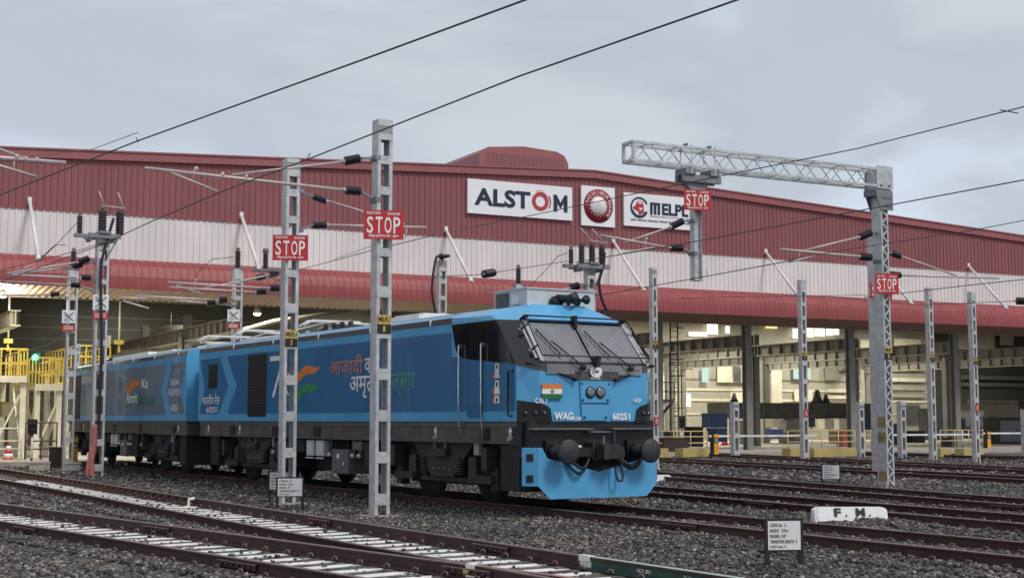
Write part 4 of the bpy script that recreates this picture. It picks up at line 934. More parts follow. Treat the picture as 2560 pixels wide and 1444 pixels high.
# post insulators / switch platforms
def platform(label, p, zc, rz, posts, arms, w=1.1):
    t = thing('switch_platform', label, 'switch', Vector((p[0], p[1], zc)), R(rz), 'switch platforms on top of masts')
    mb = MB(); mb.bx(-w/2, w/2, -.34, -.24, 0, .16); mb.bx(-w/2, w/2, .24, .34, 0, .16); mb.bx(-.5, -.4, -.3, .3, -.1, 0); mb.bx(.3, .4, -.3, .3, -.1, 0); mb.bx(-.2, .2, -.4, .4, .16, .24); mb.bar((.45, -.2, 0), (.15, -.2, -.6), .05, .05); mb.bx(-w/2-.4, -w/2, -.1, .1, .02, .14)
    part('platform_frame', mb, t, galvd)
    for x, y, h, r in posts:
        mb = MB(); mb.lathe((x, y, .16), (x, y, .16+h), [(k/16*.96, r if k % 2 else r*.7) for k in range(17)], 14, insm); mb.lathe((x, y, .16+h), (x, y, .24+h), [(0, .05), (1, .07)], 8, stl); part('post_insulator', mb, t)
    mb = MB()
    for a, b in arms: mb.tube(a, b, .022, tube)
    part('switch_arm', mb, t); return t
platform('switch platform with two fat insulators and raised arms, left of the mast numbered 3', b3, 7.88, 30, ((-.05, -.1, .85, .16), (.55, -.1, .85, .16), (-.78, 0, .62, .1)), (((-.1, -.1, 1.15), (.75, -.1, 1.1)), ((.02, -.1, 1.15), (-.2, -.1, 1.65)), ((.68, -.1, 1.1), (.45, -.1, 1.65))))
platform('switch platform with four insulators and slanted arms above the locomotive cab', m8.location, 7.2, 29, ((-.85, -.1, .55, .1), (-.4, -.1, .75, .12), (.05, -.1, .75, .13), (.5, -.1, .72, .12), (.62, .15, .7, .12)), (((-.1, -.1, 1.05), (.75, -.1, 1.0)), ((.05, -.1, 1.05), (-.45, -.1, 1.5)), ((.55, -.1, 1.03), (.05, -.1, 1.5))), 1.4)
def post_ins(label, p, z, h=.7, r=.12):
    t = thing('post_insulator', label, 'insulator', Vector((p[0], p[1], z)), 0, 'single post insulators on mast tops'); mb = MB(); mb.lathe((0, 0, 0), (0, 0, h), [(k/16*.96, r if k % 2 else r*.66) for k in range(17)], 12, insm); part('sheds', mb, t)
    mb = MB(); mb.lathe((0, 0, h), (0, 0, h+.1), [(0, .08), (1, .06)], 8, stl); mb.bx(-.3, .3, -.1, .1, -.06, 0, galvd); part('cap', mb, t); return t
post_ins('dark post insulator on top of the far left mast', b4, 7.56)
post_ins('dark post insulator on the mast behind the locomotive joint', m5.location, 7.58)
post_ins('dark post insulator above the roof air conditioner', m7.location, 7.35)
q_ = before(b2, 664, 640, 0); t = post_ins('dark post insulator on a side arm left of the mast numbered 3', q_, q_.z-.3, .38, .07)
# cables
def cable(label, pts, r, m, name='cable', cat='cable', sub=5):
    P_ = [Vector(p) for p in pts]; out = []
    for i in range(len(P_)-1):
        a = P_[max(0, i-1)]; b = P_[i]; c = P_[i+1]; d = P_[min(len(P_)-1, i+2)]
        for k in range(sub):
            t_ = k/sub; out.append(.5*((2*b)+(c-a)*t_+(2*a-5*b+4*c-d)*t_*t_+(3*b-a-3*c+d)*t_**3))
    out.append(P_[-1]); mb = MB(); c0 = P_[0].copy(); mb.path([v-c0 for v in out], r, m, 7)
    o = part(name, mb); o.location = c0; return tag(o, label, cat)
B3 = lambda x, y: before(b3, x, y, .28, 30)
cable('thick black cable running down the switch platform mast', [B3(284, 545), B3(268, 600), B3(253, 660), B3(252, 740), B3(254, 860), B3(250, 990), B3(247, 1060)], .05, insm)
cable('pinkish cable sleeve at the foot of the switch platform mast, thick one', [B3(236, 1060), B3(235, 1110), B3(228, 1155), B3(231, 1198)], .10, pinkc)
cable('pinkish cable sleeve at the foot of the switch platform mast, thin one to the left', [B3(229, 1118), B3(220, 1160), B3(217, 1196)], .06, pinkc)
B8 = lambda x, y: before(m8.location, x, y, .3, 29)
cable('thick dark cable looping down from the platform above the cab', [B8(1512, 630), B8(1508, 665), B8(1498, 705), B8(1504, 745), B8(1516, 775)], .055, insm)
B6 = lambda x, y: before(m6.location, x, y, .3, 29)
cable('dark cable bending over the top of the mast left of the cab', [B6(1108, 650), B6(1094, 640), B6(1086, 665), B6(1080, 730), B6(1092, 790)], .05, insm)
mb = MB(); q_ = B6(1100, 641); mb.lathe(q_-q_, Vector((.35, .2, .05)), [(0, .12), (1, .06)], 10, insm); o = part('cable_end_cap', mb); o.location = q_; tag(o, 'dark cable end cap on the mast left of the cab', 'cap')

# wires: each strung along its track at its real height
def wire(label, pts, r=.012, m=wirem):
    pts = [Vector(p) for p in pts]
    long_run = len(pts) > 3 and (label.startswith('thick contact') or label.startswith('contact wire') or 'right slope' in label or 'to the right picture edge' in label)
    if long_run: pts = [pts[0]+(pts[0]-pts[1]).normalized()*30]+pts
    if 'touching the top' in label or 'upper left sky' in label: pts = pts+[pts[-1]+(pts[-1]-pts[-2]).normalized()*12]
    c0 = Vector(pts[0]); mb = MB(); mb.path([Vector(p)-c0 for p in pts], r*.68, m, 6); o = part('overhead_wire', mb); o.location = c0; return tag(o, label, 'wire', 'overhead wires of the yard')
def zpt(x, y, z): return gnd(x, y, z)
wire('thick contact wire crossing the upper left sky, the leftmost one at the top edge', [zpt(1330, -6, 5.6), zpt(900, 152, 5.6), zpt(345, 352, 5.6), zpt(0, 487, 5.6), zpt(-300, 595, 5.6)], .016)
wire('thick contact wire crossing the sky centre, just touching the top of the tallest mast', [zpt(1866, -8, 5.7), zpt(1300, 190, 5.7), zpt(770, 398, 5.7), zpt(551, 480, 5.7), zpt(380, 553, 5.7), zpt(250, 613, 5.7), zpt(100, 668, 5.7)], .016)
a = zpt(345, 352, 5.6); wire('thin feeder wire leaving the upper left contact wire towards the roof', [a+Vector((0, 0, .12)), dep(226, 375, a.y+3), dep(60, 392, a.y+9)], .008)
wire('contact wire passing over the white company boards towards the upper right', [zpt(2580, 262, 6.0), zpt(2145, 371, 6.0), zpt(1723, 456, 6.0), zpt(1301, 544, 6.0), zpt(1150, 573, 6.0)], .013)
wire('contact wire ending at the right edge above the red gable', [zpt(2580, 446, 6.2), zpt(2146, 527, 6.2), zpt(1708, 609, 6.2), zpt(1440, 655, 6.2)], .018)
wire('thin wire along the right slope of the red gable', [zpt(2580, 547, 6.3), zpt(2439, 574, 6.3), zpt(2185, 613, 6.3), zpt(1960, 650, 6.3)], .014)
wire('wire held by the cantilever left of the gantry column', [zpt(1985, 650, 5.6), zpt(1767, 690, 5.6), zpt(1560, 727, 5.6), zpt(1400, 752, 5.6)], .018)
wire('wire running from the gantry column to the right picture edge', [zpt(2580, 696, 5.6), zpt(2400, 715, 5.6), zpt(2251, 733, 5.6), zpt(2160, 743, 5.6)], .018)
wire('wire between the mast numbered 3 and the tallest mast, before the white wall', [dep(1085, 588, 33), dep(932, 625, 37), dep(749, 674, 43), dep(600, 705, 50)], .016)
wire('thin upper wire fanning out right of the mast numbered 3', [dep(960, 604, 36), dep(835, 648, 40)], .01)
wire('level wire with a black insulator left of the switch platform above the cab', [dep(1080, 692, 46), dep(1212, 685, 47), dep(1235, 681, 47.5), dep(1420, 652, 52)], .018)
mb = MB(); a, b = dep(1210, 685, 47), dep(1234, 681, 47.5); insul(mb, a-a, b-a, .14, 8); o = part('wire_insulator', mb); o.location = a; tag(o, 'fat black insulator strung in the wire left of the cab switch platform', 'insulator')
mb = MB(); a, b = dep(2541, 752, 60), dep(2575, 752, 60); insul(mb, a-a, b-a, .17, 8); o = part('wire_insulator', mb); o.location = a; tag(o, 'fat black insulator in the wire at the right picture edge', 'insulator')
wire('wire ending in the black insulator at the right picture edge', [dep(2545, 752, 60), dep(2300, 762, 66), dep(2080, 742, 70)], .02)
wire('wire level with the canopy between the cab and the gantry', [dep(2185, 737, 60), dep(1900, 741, 64), dep(1700, 745, 68)], .018)
wire('jumper wire sagging from the far left mast', [dep(165, 612, 53.5), dep(138, 612, 53), dep(90, 655, 55), dep(60, 670, 57)], .02)
wire('jumper wire from the switch platform down left', [B3(200, 548), B3(180, 570), B3(140, 612), B3(100, 650)], .018)
wire('jumper wire beside the post insulator over the locomotive joint', [dep(583, 642, 54), dep(530, 648, 54), dep(500, 675, 55), dep(480, 705, 57)], .02)
wire('jumper wire from the four insulator platform down left', [dep(1418, 632, 51), dep(1395, 640, 52), dep(1355, 685, 54), dep(1310, 730, 57)], .02)
wire('wire along the front of the shed doorway at the far left', [dep(250, 780, 62), dep(120, 862, 58), dep(0, 895, 55)], .02)
wire('wire from the left edge rising to the mast numbered 3', [dep(0, 676, 50), dep(200, 625, 45), dep(290, 597, 42)], .018)
def dropper(label, x0, y0, x1, y1, Y):
    wire(label, [dep(x0, y0, Y), dep(x1, y1, Y)], .012)
dropper('short stub above the contact wire at the upper left', 341, 344, 346, 356, zpt(345, 352, 5.6).y); dropper('short stub above the contact wire left of the tallest mast', 776, 382, 768, 398, zpt(770, 398, 5.7).y)
dropper('short stub above the wire left of the gantry column', 1766, 676, 1769, 690, zpt(1767, 690, 5.6).y); dropper('short stub above the wire at the upper right corner', 2500, 275, 2545, 283, zpt(2523, 275, 6.0).y)

# electrified-area boards
def hazard(label, p, px, py, s, ang=29):
    c = before(p, px, py, .25, ang); t = thing('hazard_board', label, 'sign', c, R(12), 'lightning boards with a red plate below')
    mb = MB(); mb.bx(-s/2, s/2, -.01, .01, -s/2, s/2, whm)
    for a, b in (((-.34, .34), (.34, -.34)), ((-.34, -.34), (.34, .34))):
        mb.bar((a[0]*s, -.014, a[1]*s), (-.02*s, -.014, (a[1]*.1)*s), .05, .006, galvd, up=(0, 1, 0)); mb.bar((.04*s, -.014, b[1]*.1*s), (b[0]*s, -.014, b[1]*s), .05, .006, galvd, up=(0, 1, 0))
        mb.bar((a[0]*s, -.014, a[1]*s-.12), (.05, -.014, a[1]*.2*s-.06), .03, .006, stl, up=(0, 1, 0))
    part('white_board', mb, t)
    mb = MB(); mb.bx(-s*.48, s*.48, -.01, .01, -s*1.12, -s*.66, signr)
    for k in range(3): mb.bx(-s*.36, s*.36, -.014, -.01, -s*(.74+.11*k)-.02, -s*(.74+.11*k), signw)
    part('red_plate', mb, t)
hazard('lightning board on the far left mast', b4, 172, 791, .5); hazard('lightning board on the switch platform mast', b3, 252, 755, .52, 30); hazard('lightning board on the mast behind the locomotive joint', m5.location, 584, 788, .46)

# ================================================================ TRACKSIDE SMALL THINGS
def curve_board(label, x0, y0, x1, y1, xb, yb, lines, rz=8):
    g = gnd(xb, yb, -.2); a = dep(x0, y1, g.y); b = dep(x1, y0, g.y); w = (b.x-a.x)/math.cos(R(rz)); h = b.z-a.z
    t = thing('curve_board', label, 'sign', Vector(((a.x+b.x)/2, g.y, -.2)), R(rz), 'white track curve data boards'); z0 = a.z+.2
    mb = MB(); mb.bx(-w/2, w/2, -.012, 0, z0, z0+h, whm); mb.bx(-w/2-.025, w/2+.025, 0, .02, z0-.02, z0+h+.03, blkl); part('board', mb, t)
    for sg_ in (-1, 1): mb = MB(); mb.bx(sg_*(w/2+.01)-.03, sg_*(w/2+.01)+.03, -.004, .03, -.12, z0+h+.03, blkl); part('leg', mb, t)
    mb = MB(); n_ = len(lines)
    for k, (tx, fr_) in enumerate(lines): text(mb, tx, (-w*.44, -.012, z0+h*(.80-.19*k)), (1, 0, 0), (0, 0, 1), w*fr_, h*.12, blkl, .015, .003)
    part('lettering', mb, t); return t
LN = (('CURVE No : 11', .5), ('RADIUS  : 218 m', .56), ('DEGREE : 8.0°', .5), ('TRANSITION LENGTH : 0', .83), ('CANT (mm) : 0', .48))
LN2 = (('CURVE No : 10', .5), ('RADIUS  : 220 m', .58), ('DEGREE : 7.9°', .46), ('TRANSITION LENGTH : 0', .83), ('CANT (mm) : 0', .48))
curve_board('large white curve board on black legs in the right foreground ballast', 1919, 1301, 2001, 1373, 1958, 1416, LN)
curve_board('white curve board in front of the mast numbered 3', 695, 1195, 755, 1239, 722, 1272, LN2)
curve_board('white curve board half hidden behind the mast numbered 3', 675, 1180, 735, 1222, 703, 1254, LN)
curve_board('small distant white curve board between the tracks on the right', 2056, 1162, 2098, 1196, 2076, 1206, LN2)
def fm(label, p, ln, rz, txt=True, grp='white fouling marks between tracks'):
    t = thing('fouling_mark', label, 'marker', p, R(rz), grp); mb = MB(); h = .24; w = .42
    secs = []
    for x in (-ln/2, -ln/2+.07, ln/2-.07, ln/2): 
        k = .82 if abs(x) == ln/2 else 1; secs.append([Vector((x, -w/2*k, -.08)), Vector((x, w/2*k, -.08)), Vector((x, w/2*.5*k, h*k)), Vector((x, -w/2*.5*k, h*k))])
    mb.loft(secs, mat('whitewash', (.84, .84, .85), .8, 0, .05, 6, .3)); part('block', mb, t)
    if txt:
        mb = MB(); u_ = Vector((0, .105, .32)).normalized()
        for tx, x, w_ in (('F', -.32, .13), ('.', -.12, .035), ('M', .08, .17), ('.', .32, .035)):
            text(mb, tx, Vector((x, -w/2+.105*.5-.014, -.08+.32*.5)), (1, 0, 0), u_, w_, .16 if tx != '.' else .035, blkl, .03, .006)
        part('lettering', mb, t)
g = gnd(2121, 1296, -.2); g = Vector((6.17, 25.9, -.12)); fm('large whitewashed block lettered F. M. between the tracks at right', g, 1.36, 4)
g = gnd(1652, 1206, -.2); fm('plain whitewashed block beside the locomotive skirt', g, .62, 4, False)
g = gnd(1895, 1142, -.3)
for px, py, s_, lb_ in ((1712, 1140, .5, 'low white block below the nearest right signal'), (1822, 1146, .3, 'low white block left of the stub post'), (2040, 1137, .45, 'low white block beside the slender mast at the doorway'), (2512, 1131, .3, 'low white block near the right picture edge')):
    q_ = gnd(px, py, -.28); t = thing('kerb_block', lb_, 'marker', q_, R(20), 'low whitewashed blocks at the track ends'); mb = MB(); mb.loft([[Vector((x, -.15, -.1)), Vector((x, .15, -.1)), Vector((x, .1, .12)), Vector((x, -.1, .12))] for x in (-s_/2*1.6, s_/2*1.6)], whm); part('block', mb, t)
def cone(label, p, h=.75):
    t = thing('traffic_cone', label, 'traffic cone', p, 0, 'orange and white traffic cones'); mb = MB(); mb.box((0, 0, .03), (.5*h/.75, .5*h/.75, .06), logr)
    rr = lambda z: .19*h/.75*(1-z/h)+.03
    for a, b, m_ in ((.06, .22, logr), (.22, .34, whm), (.34, .46, logr), (.46, .58, whm), (.58, h, logr)):
        a, b = a*h/.75, min(h, b*h/.75); mb.lathe((0, 0, a), (0, 0, b), [(0, rr(a)), (1, rr(b))], 18, m_)
    part('cone_body', mb, t)
cone('orange and white traffic cone at the left picture edge', gnd(20, 1160, -.22), 1.05)
cone('small orange traffic cone beside the left boom barrier', gnd(1812, 1112, 0.0), .85)
def barrier(label, p, ln, rz, flip=False):
    t = thing('boom_barrier', label, 'barrier', p, R(rz), 'orange boom barriers at the shed doors'); mb = MB(); mb.bx(-.14, .14, -.16, .16, 0, 1.05, org); mb.bx(-.17, -.14, -.17, .17, 0, 1.1, blkl); mb.bx(-.15, .15, -.17, .17, .62, .86, blkl)
    for z in (.68, .76): mb.bx(-.1, .1, -.176, -.17, z, z+.03, whm)
    part('cabinet', mb, t)
    if ln: mb = MB(); mb.bx(-.35, ln, -.05, .05, .9, 1.0, whm); [mb.bx(x, x+.4, -.054, -.05, .935, .95, logr) for x in np.arange(.8, ln-.5, 1.0)]; part('boom', mb, t)
    return t
barrier('orange barrier cabinet with a long white boom, left of the first stub post', gnd(1787, 1136, -.05), 6.3, 24)
barrier('orange barrier cabinet almost hidden behind the gantry column, with its white boom', gnd(2190, 1130, -.05), 6.6, 24)
barrier('orange barrier cabinet at the right, its white boom leaving the picture', gnd(2469, 1121, -.05), 6.0, 24)
barrier('orange barrier cabinet without boom beside the far left mast', gnd(184, 1158, -.05), 0, 24)
def signal(label, p, h=1.9, lit=False):
    t = thing('ground_signal', label, 'signal', p, R(20), 'small shunting signals'); mb = MB()
    mb.tube((0, 0, 0), (0, 0, .35), .05, blkl, 10); mb.tube((0, 0, .35), (0, 0, h*.62), .045, whm, 10); mb.tube((0, 0, h*.62), (0, 0, h*.75), .04, blkl, 10); part('pole', mb, t)
    mb = MB(); mb.bx(-.2, .2, -.1, .1, h*.68, h, blkl)
    for x, z in ((-.08, .9), (.08, .9), (.0, .78)): mb.lathe((x, -.1, h*z), (x, -.2, h*z), [(0, .06), (1, .065)], 10, blk)
    part('signal_head', mb, t); mb = MB(); mb.box((0, .05, .01), (.5, .4, .1), conc); part('base', mb, t); return t
signal('small black signal on a striped post, left of the lit staging mast', gnd(78, 1165), 2.0)
signal('small black signal before the yellow railing right of the cab', gnd(1705, 1136), 2.2); signal('small black signal behind the slender mast at the doorway', gnd(2030, 1134), 2.3); signal('small black signal between the two slender masts at right', gnd(2407, 1127), 2.1)
def jbox(label, p, d, m):
    t = thing('junction_box', label, 'box', p, R(20)); mb = MB(); mb.box((0, 0, d[2]/2), d, m); mb.box((0, 0, d[2]+.02), (d[0]+.06, d[1]+.06, .04), m); part('housing', mb, t); mb = MB(); mb.box((d[0]*.3, -d[1]/2-.015, d[2]*.5), (.03, .03, .1), stl); part('latch', mb, t)
jbox('dark brown steel box beside the far left mast', gnd(140, 1172), (.55, .5, .85), mat('brown_box', (.04, .022, .016), .6)); jbox('dark brown steel box left of the nearest right signal', gnd(1685, 1139), (1.5, .6, .95), mat('brown_box', (.04, .022, .016), .6)); jbox('black steel box beside the signal between the slender masts', gnd(2378, 1126), (1.1, .6, .8), blkl)
jbox('pale concrete box at the foot of the striped signal post', gnd(98, 1178), (.75, .5, .32), conc); jbox('low concrete box behind the far left mast', gnd(182, 1182), (.5, .5, .35), conc)

# ================================================================ THE SHED
sh = thing('maintenance_shed', 'huge red and white clad maintenance shed with curved red canopy and open doorways', 'building', fw(0, 0, 0), R(AF))
TL, TR = -62, 96
zr = lambda t: 15.38-.0485*abs(t-5)
def ribbed(mb, t0, t1, z0f, z1f, w=0, pitch=.3, dpt=.04, m=None, fl=.62):
    n = int((t1-t0)/pitch); prof = []
    for k in range(n):
        a = t0+k*pitch; prof += [(a, 0), (a+pitch*fl, 0), (a+pitch*(fl+.1), -dpt), (a+pitch*.9, -dpt)]
    prof.append((t0+n*pitch, 0)); vs = []; fs = []
    for t, y in prof: vs += [(t, w+y, z0f(t)), (t, w+y, z1f(t))]
    for k in range(len(prof)-1): fs.append((2*k, 2*k+2, 2*k+3, 2*k+1))
    mb.add(vs, fs, m)
mb = MB(); ribbed(mb, TL, TR, lambda t: 11.2, lambda t: zr(t)-.1, 0, .3, .045); part('red_cladding', mb, sh, redc)
mb = MB(); ribbed(mb, TL, TR, lambda t: 8.2, lambda t: 11.2, .0, .3, .04); part('white_cladding', mb, sh, whc)
mb = MB(); mb.bx(TL, TR, -.06, -.02, 11.17, 11.22, redt)
for a, b in ((TL, 5), (5, TR)):
    for y0, z0, z1 in ((-.20, -.42, 0), (-.26, -.05, .03)):
        mb.poly([(a, y0, zr(a)+z0), (b, y0, zr(b)+z0), (b, y0, zr(b)+z1), (a, y0, zr(a)+z1)], .2-y0*0, (0, 1, 0), redt)
part('fascia', mb, sh)
mb = MB()
for a, b in ((TL, 5), (5, TR)): mb.poly([(a, -.05, zr(a)-.05), (b, -.05, zr(b)-.05), (b, 60, zr(b)-.05), (a, 60, zr(a)-.05)], .06, (0, 0, -1), beid)
part('roof', mb, sh)
# curved canopy
cp_ = [(0, 9.0), (-2.3, 8.86), (-2.7, 8.79), (-3.0, 8.66), (-3.22, 8.48), (-3.36, 8.25), (-3.42, 8.0), (-3.44, 7.75), (-3.44, 7.47)]
def ribcurve(mb, prof, t0, t1, pitch, dpt, m):
    n = int((t1-t0)/pitch); ts = []
    for k in range(n): a = t0+k*pitch; ts += [(a, 0), (a+pitch*.72, 0), (a+pitch*.8, 1), (a+pitch*.92, 1)]
    ts.append((t0+n*pitch, 0)); nrm = []
    for i in range(len(prof)):
        a = prof[max(0, i-1)]; b = prof[min(len(prof)-1, i+1)]; d = Vector((b[0]-a[0], b[1]-a[1])).normalized(); nrm.append((d.y, -d.x))
    vs = []; fs = []; q = len(prof)
    for t, r_ in ts:
        for (y, z), (ny_, nz_) in zip(prof, nrm): vs.append((t, y+ny_*dpt*r_, z+nz_*dpt*r_))
    for k in range(len(ts)-1):
        for i in range(q-1): fs.append((k*q+i, (k+1)*q+i, (k+1)*q+i+1, k*q+i+1))
    mb.add(vs, fs, m)
mb = MB(); ribcurve(mb, cp_, TL, TR, .34, .02, redk); cn = part('canopy', mb, sh)
mb = MB(); mb.bx(TL, TR, -3.46, -3.40, 7.44, 7.50, redk); part('canopy_edge', mb, cn)
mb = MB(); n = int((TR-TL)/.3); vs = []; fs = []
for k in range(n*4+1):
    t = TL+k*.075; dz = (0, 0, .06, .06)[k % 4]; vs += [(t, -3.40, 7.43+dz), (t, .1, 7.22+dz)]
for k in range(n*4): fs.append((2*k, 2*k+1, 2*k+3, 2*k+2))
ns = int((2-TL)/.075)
mb.add(vs[:2*ns+2], fs[:ns], soffm); part('soffit', mb, cn); mb = MB(); mb.add(vs[2*ns:], [tuple(i_-2*ns for i_ in f_) for f_ in fs[ns:]], mat('soffit_shaded', (.17, .085, .075), .6, 0, .15, 1)); part('soffit', mb, cn)  # left piece coloured as lamp-lit, right piece coloured as shaded
for t in (-44.6, -34.6, -24.6, -14.8, -3.9, 6.3, 16.8, 25.2, 33.0, 43, 53):
    mb = MB(); mb.tube((t, -.05, 11.55), (t, -3.05, 8.62), .085, whm, 10); mb.bx(t-.09, t+.09, -.10, .0, 11.42, 11.72, whm); mb.lathe((t, -3.1, 8.55), (t, -2.95, 8.75), [(0, .14), (1, .1)], 8, whm); part('tie_rod', mb, sh)
# ridge ventilator
of = [(1.9, 13.5), (1.9, 17.0), (2.05, 17.5), (2.5, 17.86), (4.9, 18.1), (7.2, 17.98), (7.75, 17.75), (8.0, 17.3), (8.05, 13.5)]
mb = MB(); mb.loft([[Vector((t, w, z)) for t, z in of] for w in (8, 45)], redc)
inn = [(t*.93+5*.07-.0, z-.12 if z > 14 else z) for t, z in of]
mb.loft([[Vector((t, w, z+.02)) for t, z in of] for w in (7.86, 8.0)], redt)
vt = part('ridge_ventilator', mb, sh)
mb = MB(); ribbed(mb, 2.3, 7.7, lambda t: 14, lambda t: 17.55, 7.855, .3, .03, redc); part('ventilator_louvre', mb, vt)
# columns, lintel, girders
mb = MB(); mb.bx(TL, TR, .12, .3, 7.2, 8.2, beid); part('lintel', mb, sh)
def hcol(mb, t, w, z1, b=.5, d=.6, m=colm, fm_=None):
    mb.bx(t-b/2, t+b/2, w-d/2, w-d/2+.05, 0, z1, m); mb.bx(t-b/2, t+b/2, w+d/2-.05, w+d/2, 0, z1, m); mb.bx(t-.03, t+.03, w-d/2+.05, w+d/2-.05, 0, z1, fm_ or m)
rows = (-44, -34, -24.9, -14.7, -5.9, 9.6, 15.8, 23.6, 32.2, 41, 52)
for t in rows:
    for w in (.6, 10, 20, 31):
        if abs(t+24.9) < .1 and w < 5: continue
        mb = MB(); hcol(mb, t, w, 8.2 if w < 2 else 7.4, .40, .42, colm if w < 15 else beid, beid if w > 5 else colm)
        if w > 5: mb.bx(t-.45, t-.33, w-.2, w+.2, 0, 6.2, bei)
        part('column', mb, sh)
for t in rows:
    mb = MB(); mb.bx(t-.22, t+.22, .9, 34, 6.62, 6.68, beid); mb.bx(t-.22, t+.22, .9, 34, 5.95, 6.01, bei); mb.bx(t-.03, t+.03, .9, 34, 6.01, 6.62, beid)
    w = 1.4
    while w < 33: mb.bx(t-.2, t-.03, w, w+.04, 6.01, 6.62, beid); mb.bx(t+.03, t+.2, w, w+.04, 6.01, 6.62, beid); w += 1.15
    part('crane_girder', mb, sh)
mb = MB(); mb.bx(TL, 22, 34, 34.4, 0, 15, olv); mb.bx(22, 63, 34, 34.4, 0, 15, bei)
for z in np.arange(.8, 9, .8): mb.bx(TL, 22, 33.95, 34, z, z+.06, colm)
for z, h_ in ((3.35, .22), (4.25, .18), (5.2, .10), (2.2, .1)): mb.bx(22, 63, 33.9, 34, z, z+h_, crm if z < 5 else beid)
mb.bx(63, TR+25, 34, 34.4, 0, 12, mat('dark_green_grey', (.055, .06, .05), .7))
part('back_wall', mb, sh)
mb = MB(); mb.bx(TL-.3, TL, 0, 60, 0, 14, olv); mb.bx(TR, TR+.3, 0, 60, 0, 14, olv); part('side_wall', mb, sh)
# things on planes inside, placed by where they stand
def ip(x, y, w): v = pl(x, y, fw(0, w, 0), AF); return ((v-P0).dot(FU), v.z)
def irect(mb, x0, y0, x1, y1, w, m, th=.08):
    a, b = ip(x0, y1, w), ip(x1, y0, w); mb.bx(a[0], b[0], w-th, w, a[1], b[1], m)
winm = mat('lit_window', (1, .97, .84), .4, 0, 0, 3, emit=1.0); tealw = mat('teal_window', (.32, .46, .46), .2, 0, .1, 3, emit=.25)
def inwall(name, rects, w, th=.08):
    for x0, y0, x1, y1, m in rects: mb = MB(); irect(mb, x0, y0, x1, y1, w, m, th); part(name, mb, sh)
inwall('window', [(1768, 810, 1793, 835, winm), (1722, 831, 1766, 839, winm), (1703, 888, 1739, 915, winm), (1814, 815, 1823, 833, winm), (1982, 822, 2008, 845, winm), (2012, 820, 2032, 842, winm), (2037, 818, 2060, 840, winm), (2066, 816, 2080, 838, winm), (2084, 816, 2096, 836, winm), (1914, 812, 1942, 820, mat('warm_slit', (1, .8, .35), .4, 0, 0, 3, emit=.7)), (1700, 985, 1725, 1015, winm)], 33.7)
inwall('window', [(1754, 916, 1770, 955, tealw), (1983, 908, 2025, 947, tealw), (1833, 915, 1850, 952, stl)], 33.6)
inwall('door_panel', [(2062, 895, 2085, 950, beid), (2096, 893, 2180, 926, beid), (1870, 890, 1884, 1000, crm), (2230, 893, 2312, 925, beid), (2150, 850, 2180, 885, crm)], 33.7)
inwall('wall_panel', [(2235, 848, 2300, 885, crm), (2392, 837, 2485, 873, bei), (2500, 833, 2532, 862, bei), (2060, 862, 2116, 895, crm), (1642, 890, 1678, 1000, crm), (1793, 905, 1880, 955, crm), (1915, 870, 1952, 1008, crm), (1826, 980, 1884, 1008, crm), (1985, 975, 2030, 1002, crm), (2230, 945, 2312, 953, crm), (2070, 972, 2120, 980, crm), (2070, 988, 2120, 996, crm), (2228, 968, 2312, 974, bei), (2228, 984, 2312, 992, bei), (2380, 940, 2560, 947, stl), (2380, 958, 2560, 964, stl)], 33.75)
inwall('shop_wall', [(2390, 1008, 2545, 1050, beid), (2420, 1000, 2545, 1010, beid)], 24)
def solid(name, label, cat, x0, y0, x1, y1, w, dpt, m, extra=None, group=None):
    a, b = ip(x0, y1, w), ip(x1, y0, w); z0 = max(0, a[1]); wd = b[0]-a[0]; h = b[1]-z0
    t = thing(name, label, cat, fw((a[0]+b[0])/2, w, z0), R(AF), group); mb = MB(); mb.bx(-wd/2, wd/2, 0, dpt, 0, h, m); mb.bx(-wd/2-.02, wd/2+.02, -.02, dpt+.02, h, h+.05, m); mb.bx(-wd/2+.05, wd/2-.05, -.02, 0, h*.08, h*.92, extra or m); part('housing', mb, t)
    mb = MB(); mb.bx(wd*.3, wd*.36, -.06, -.02, h*.45, h*.6, stl); part('handle', mb, t); return t
solid('steel_cabinet', 'pale blue upright cabinet right behind the slender mast next to the cab', 'cabinet', 1645, 1035, 1660, 1100, 4, .8, bluc2)
solid('steel_cabinet', 'dark blue cabinet above the left boom barrier', 'cabinet', 1778, 1034, 1818, 1068, 6, 1.0, bluc, None, 'blue cabinets stacked by the boom'); solid('steel_cabinet', 'low dark blue cabinet just under the bigger one behind the left boom', 'cabinet', 1790, 1071, 1818, 1104, 6, 1.0, bluc, None, 'blue cabinets stacked by the boom')
solid('control_cabinet', 'cream cabinet between the gantry column and the second slender mast', 'cabinet', 2262, 1010, 2300, 1066, 10, .8, crm, bei); solid('control_cabinet', 'grey cabinet right of the second slender mast', 'cabinet', 2318, 1022, 2356, 1100, 7, .8, stl, stl); solid('control_cabinet', 'broad cream cabinet left of the rightmost slender mast', 'cabinet', 2392, 1024, 2460, 1068, 12, 1, bei, crm)
solid('control_cabinet', 'cream machine housing under the olive beam left of the gantry', 'cabinet', 2098, 1047, 2135, 1074, 14, 1, crm); solid('control_cabinet', 'white housing under the olive beam in the middle of the doorway', 'cabinet', 1863, 1048, 1885, 1068, 14, 1, crm); solid('control_cabinet', 'small cream housing right of the long white boom', 'cabinet', 1935, 1048, 1958, 1068, 14, 1, crm)
solid('waste_bin', 'orange brown drum behind the yellow railing left of the gantry column', 'bin', 2106, 1075, 2121, 1116, 1.5, .5, mat('rusty_orange', (.35, .10, .05), .6)); solid('steel_cabinet', 'small navy drum shaped box behind the stub post left of the gantry', 'box', 2162, 1048, 2177, 1074, 5, .5, nav)
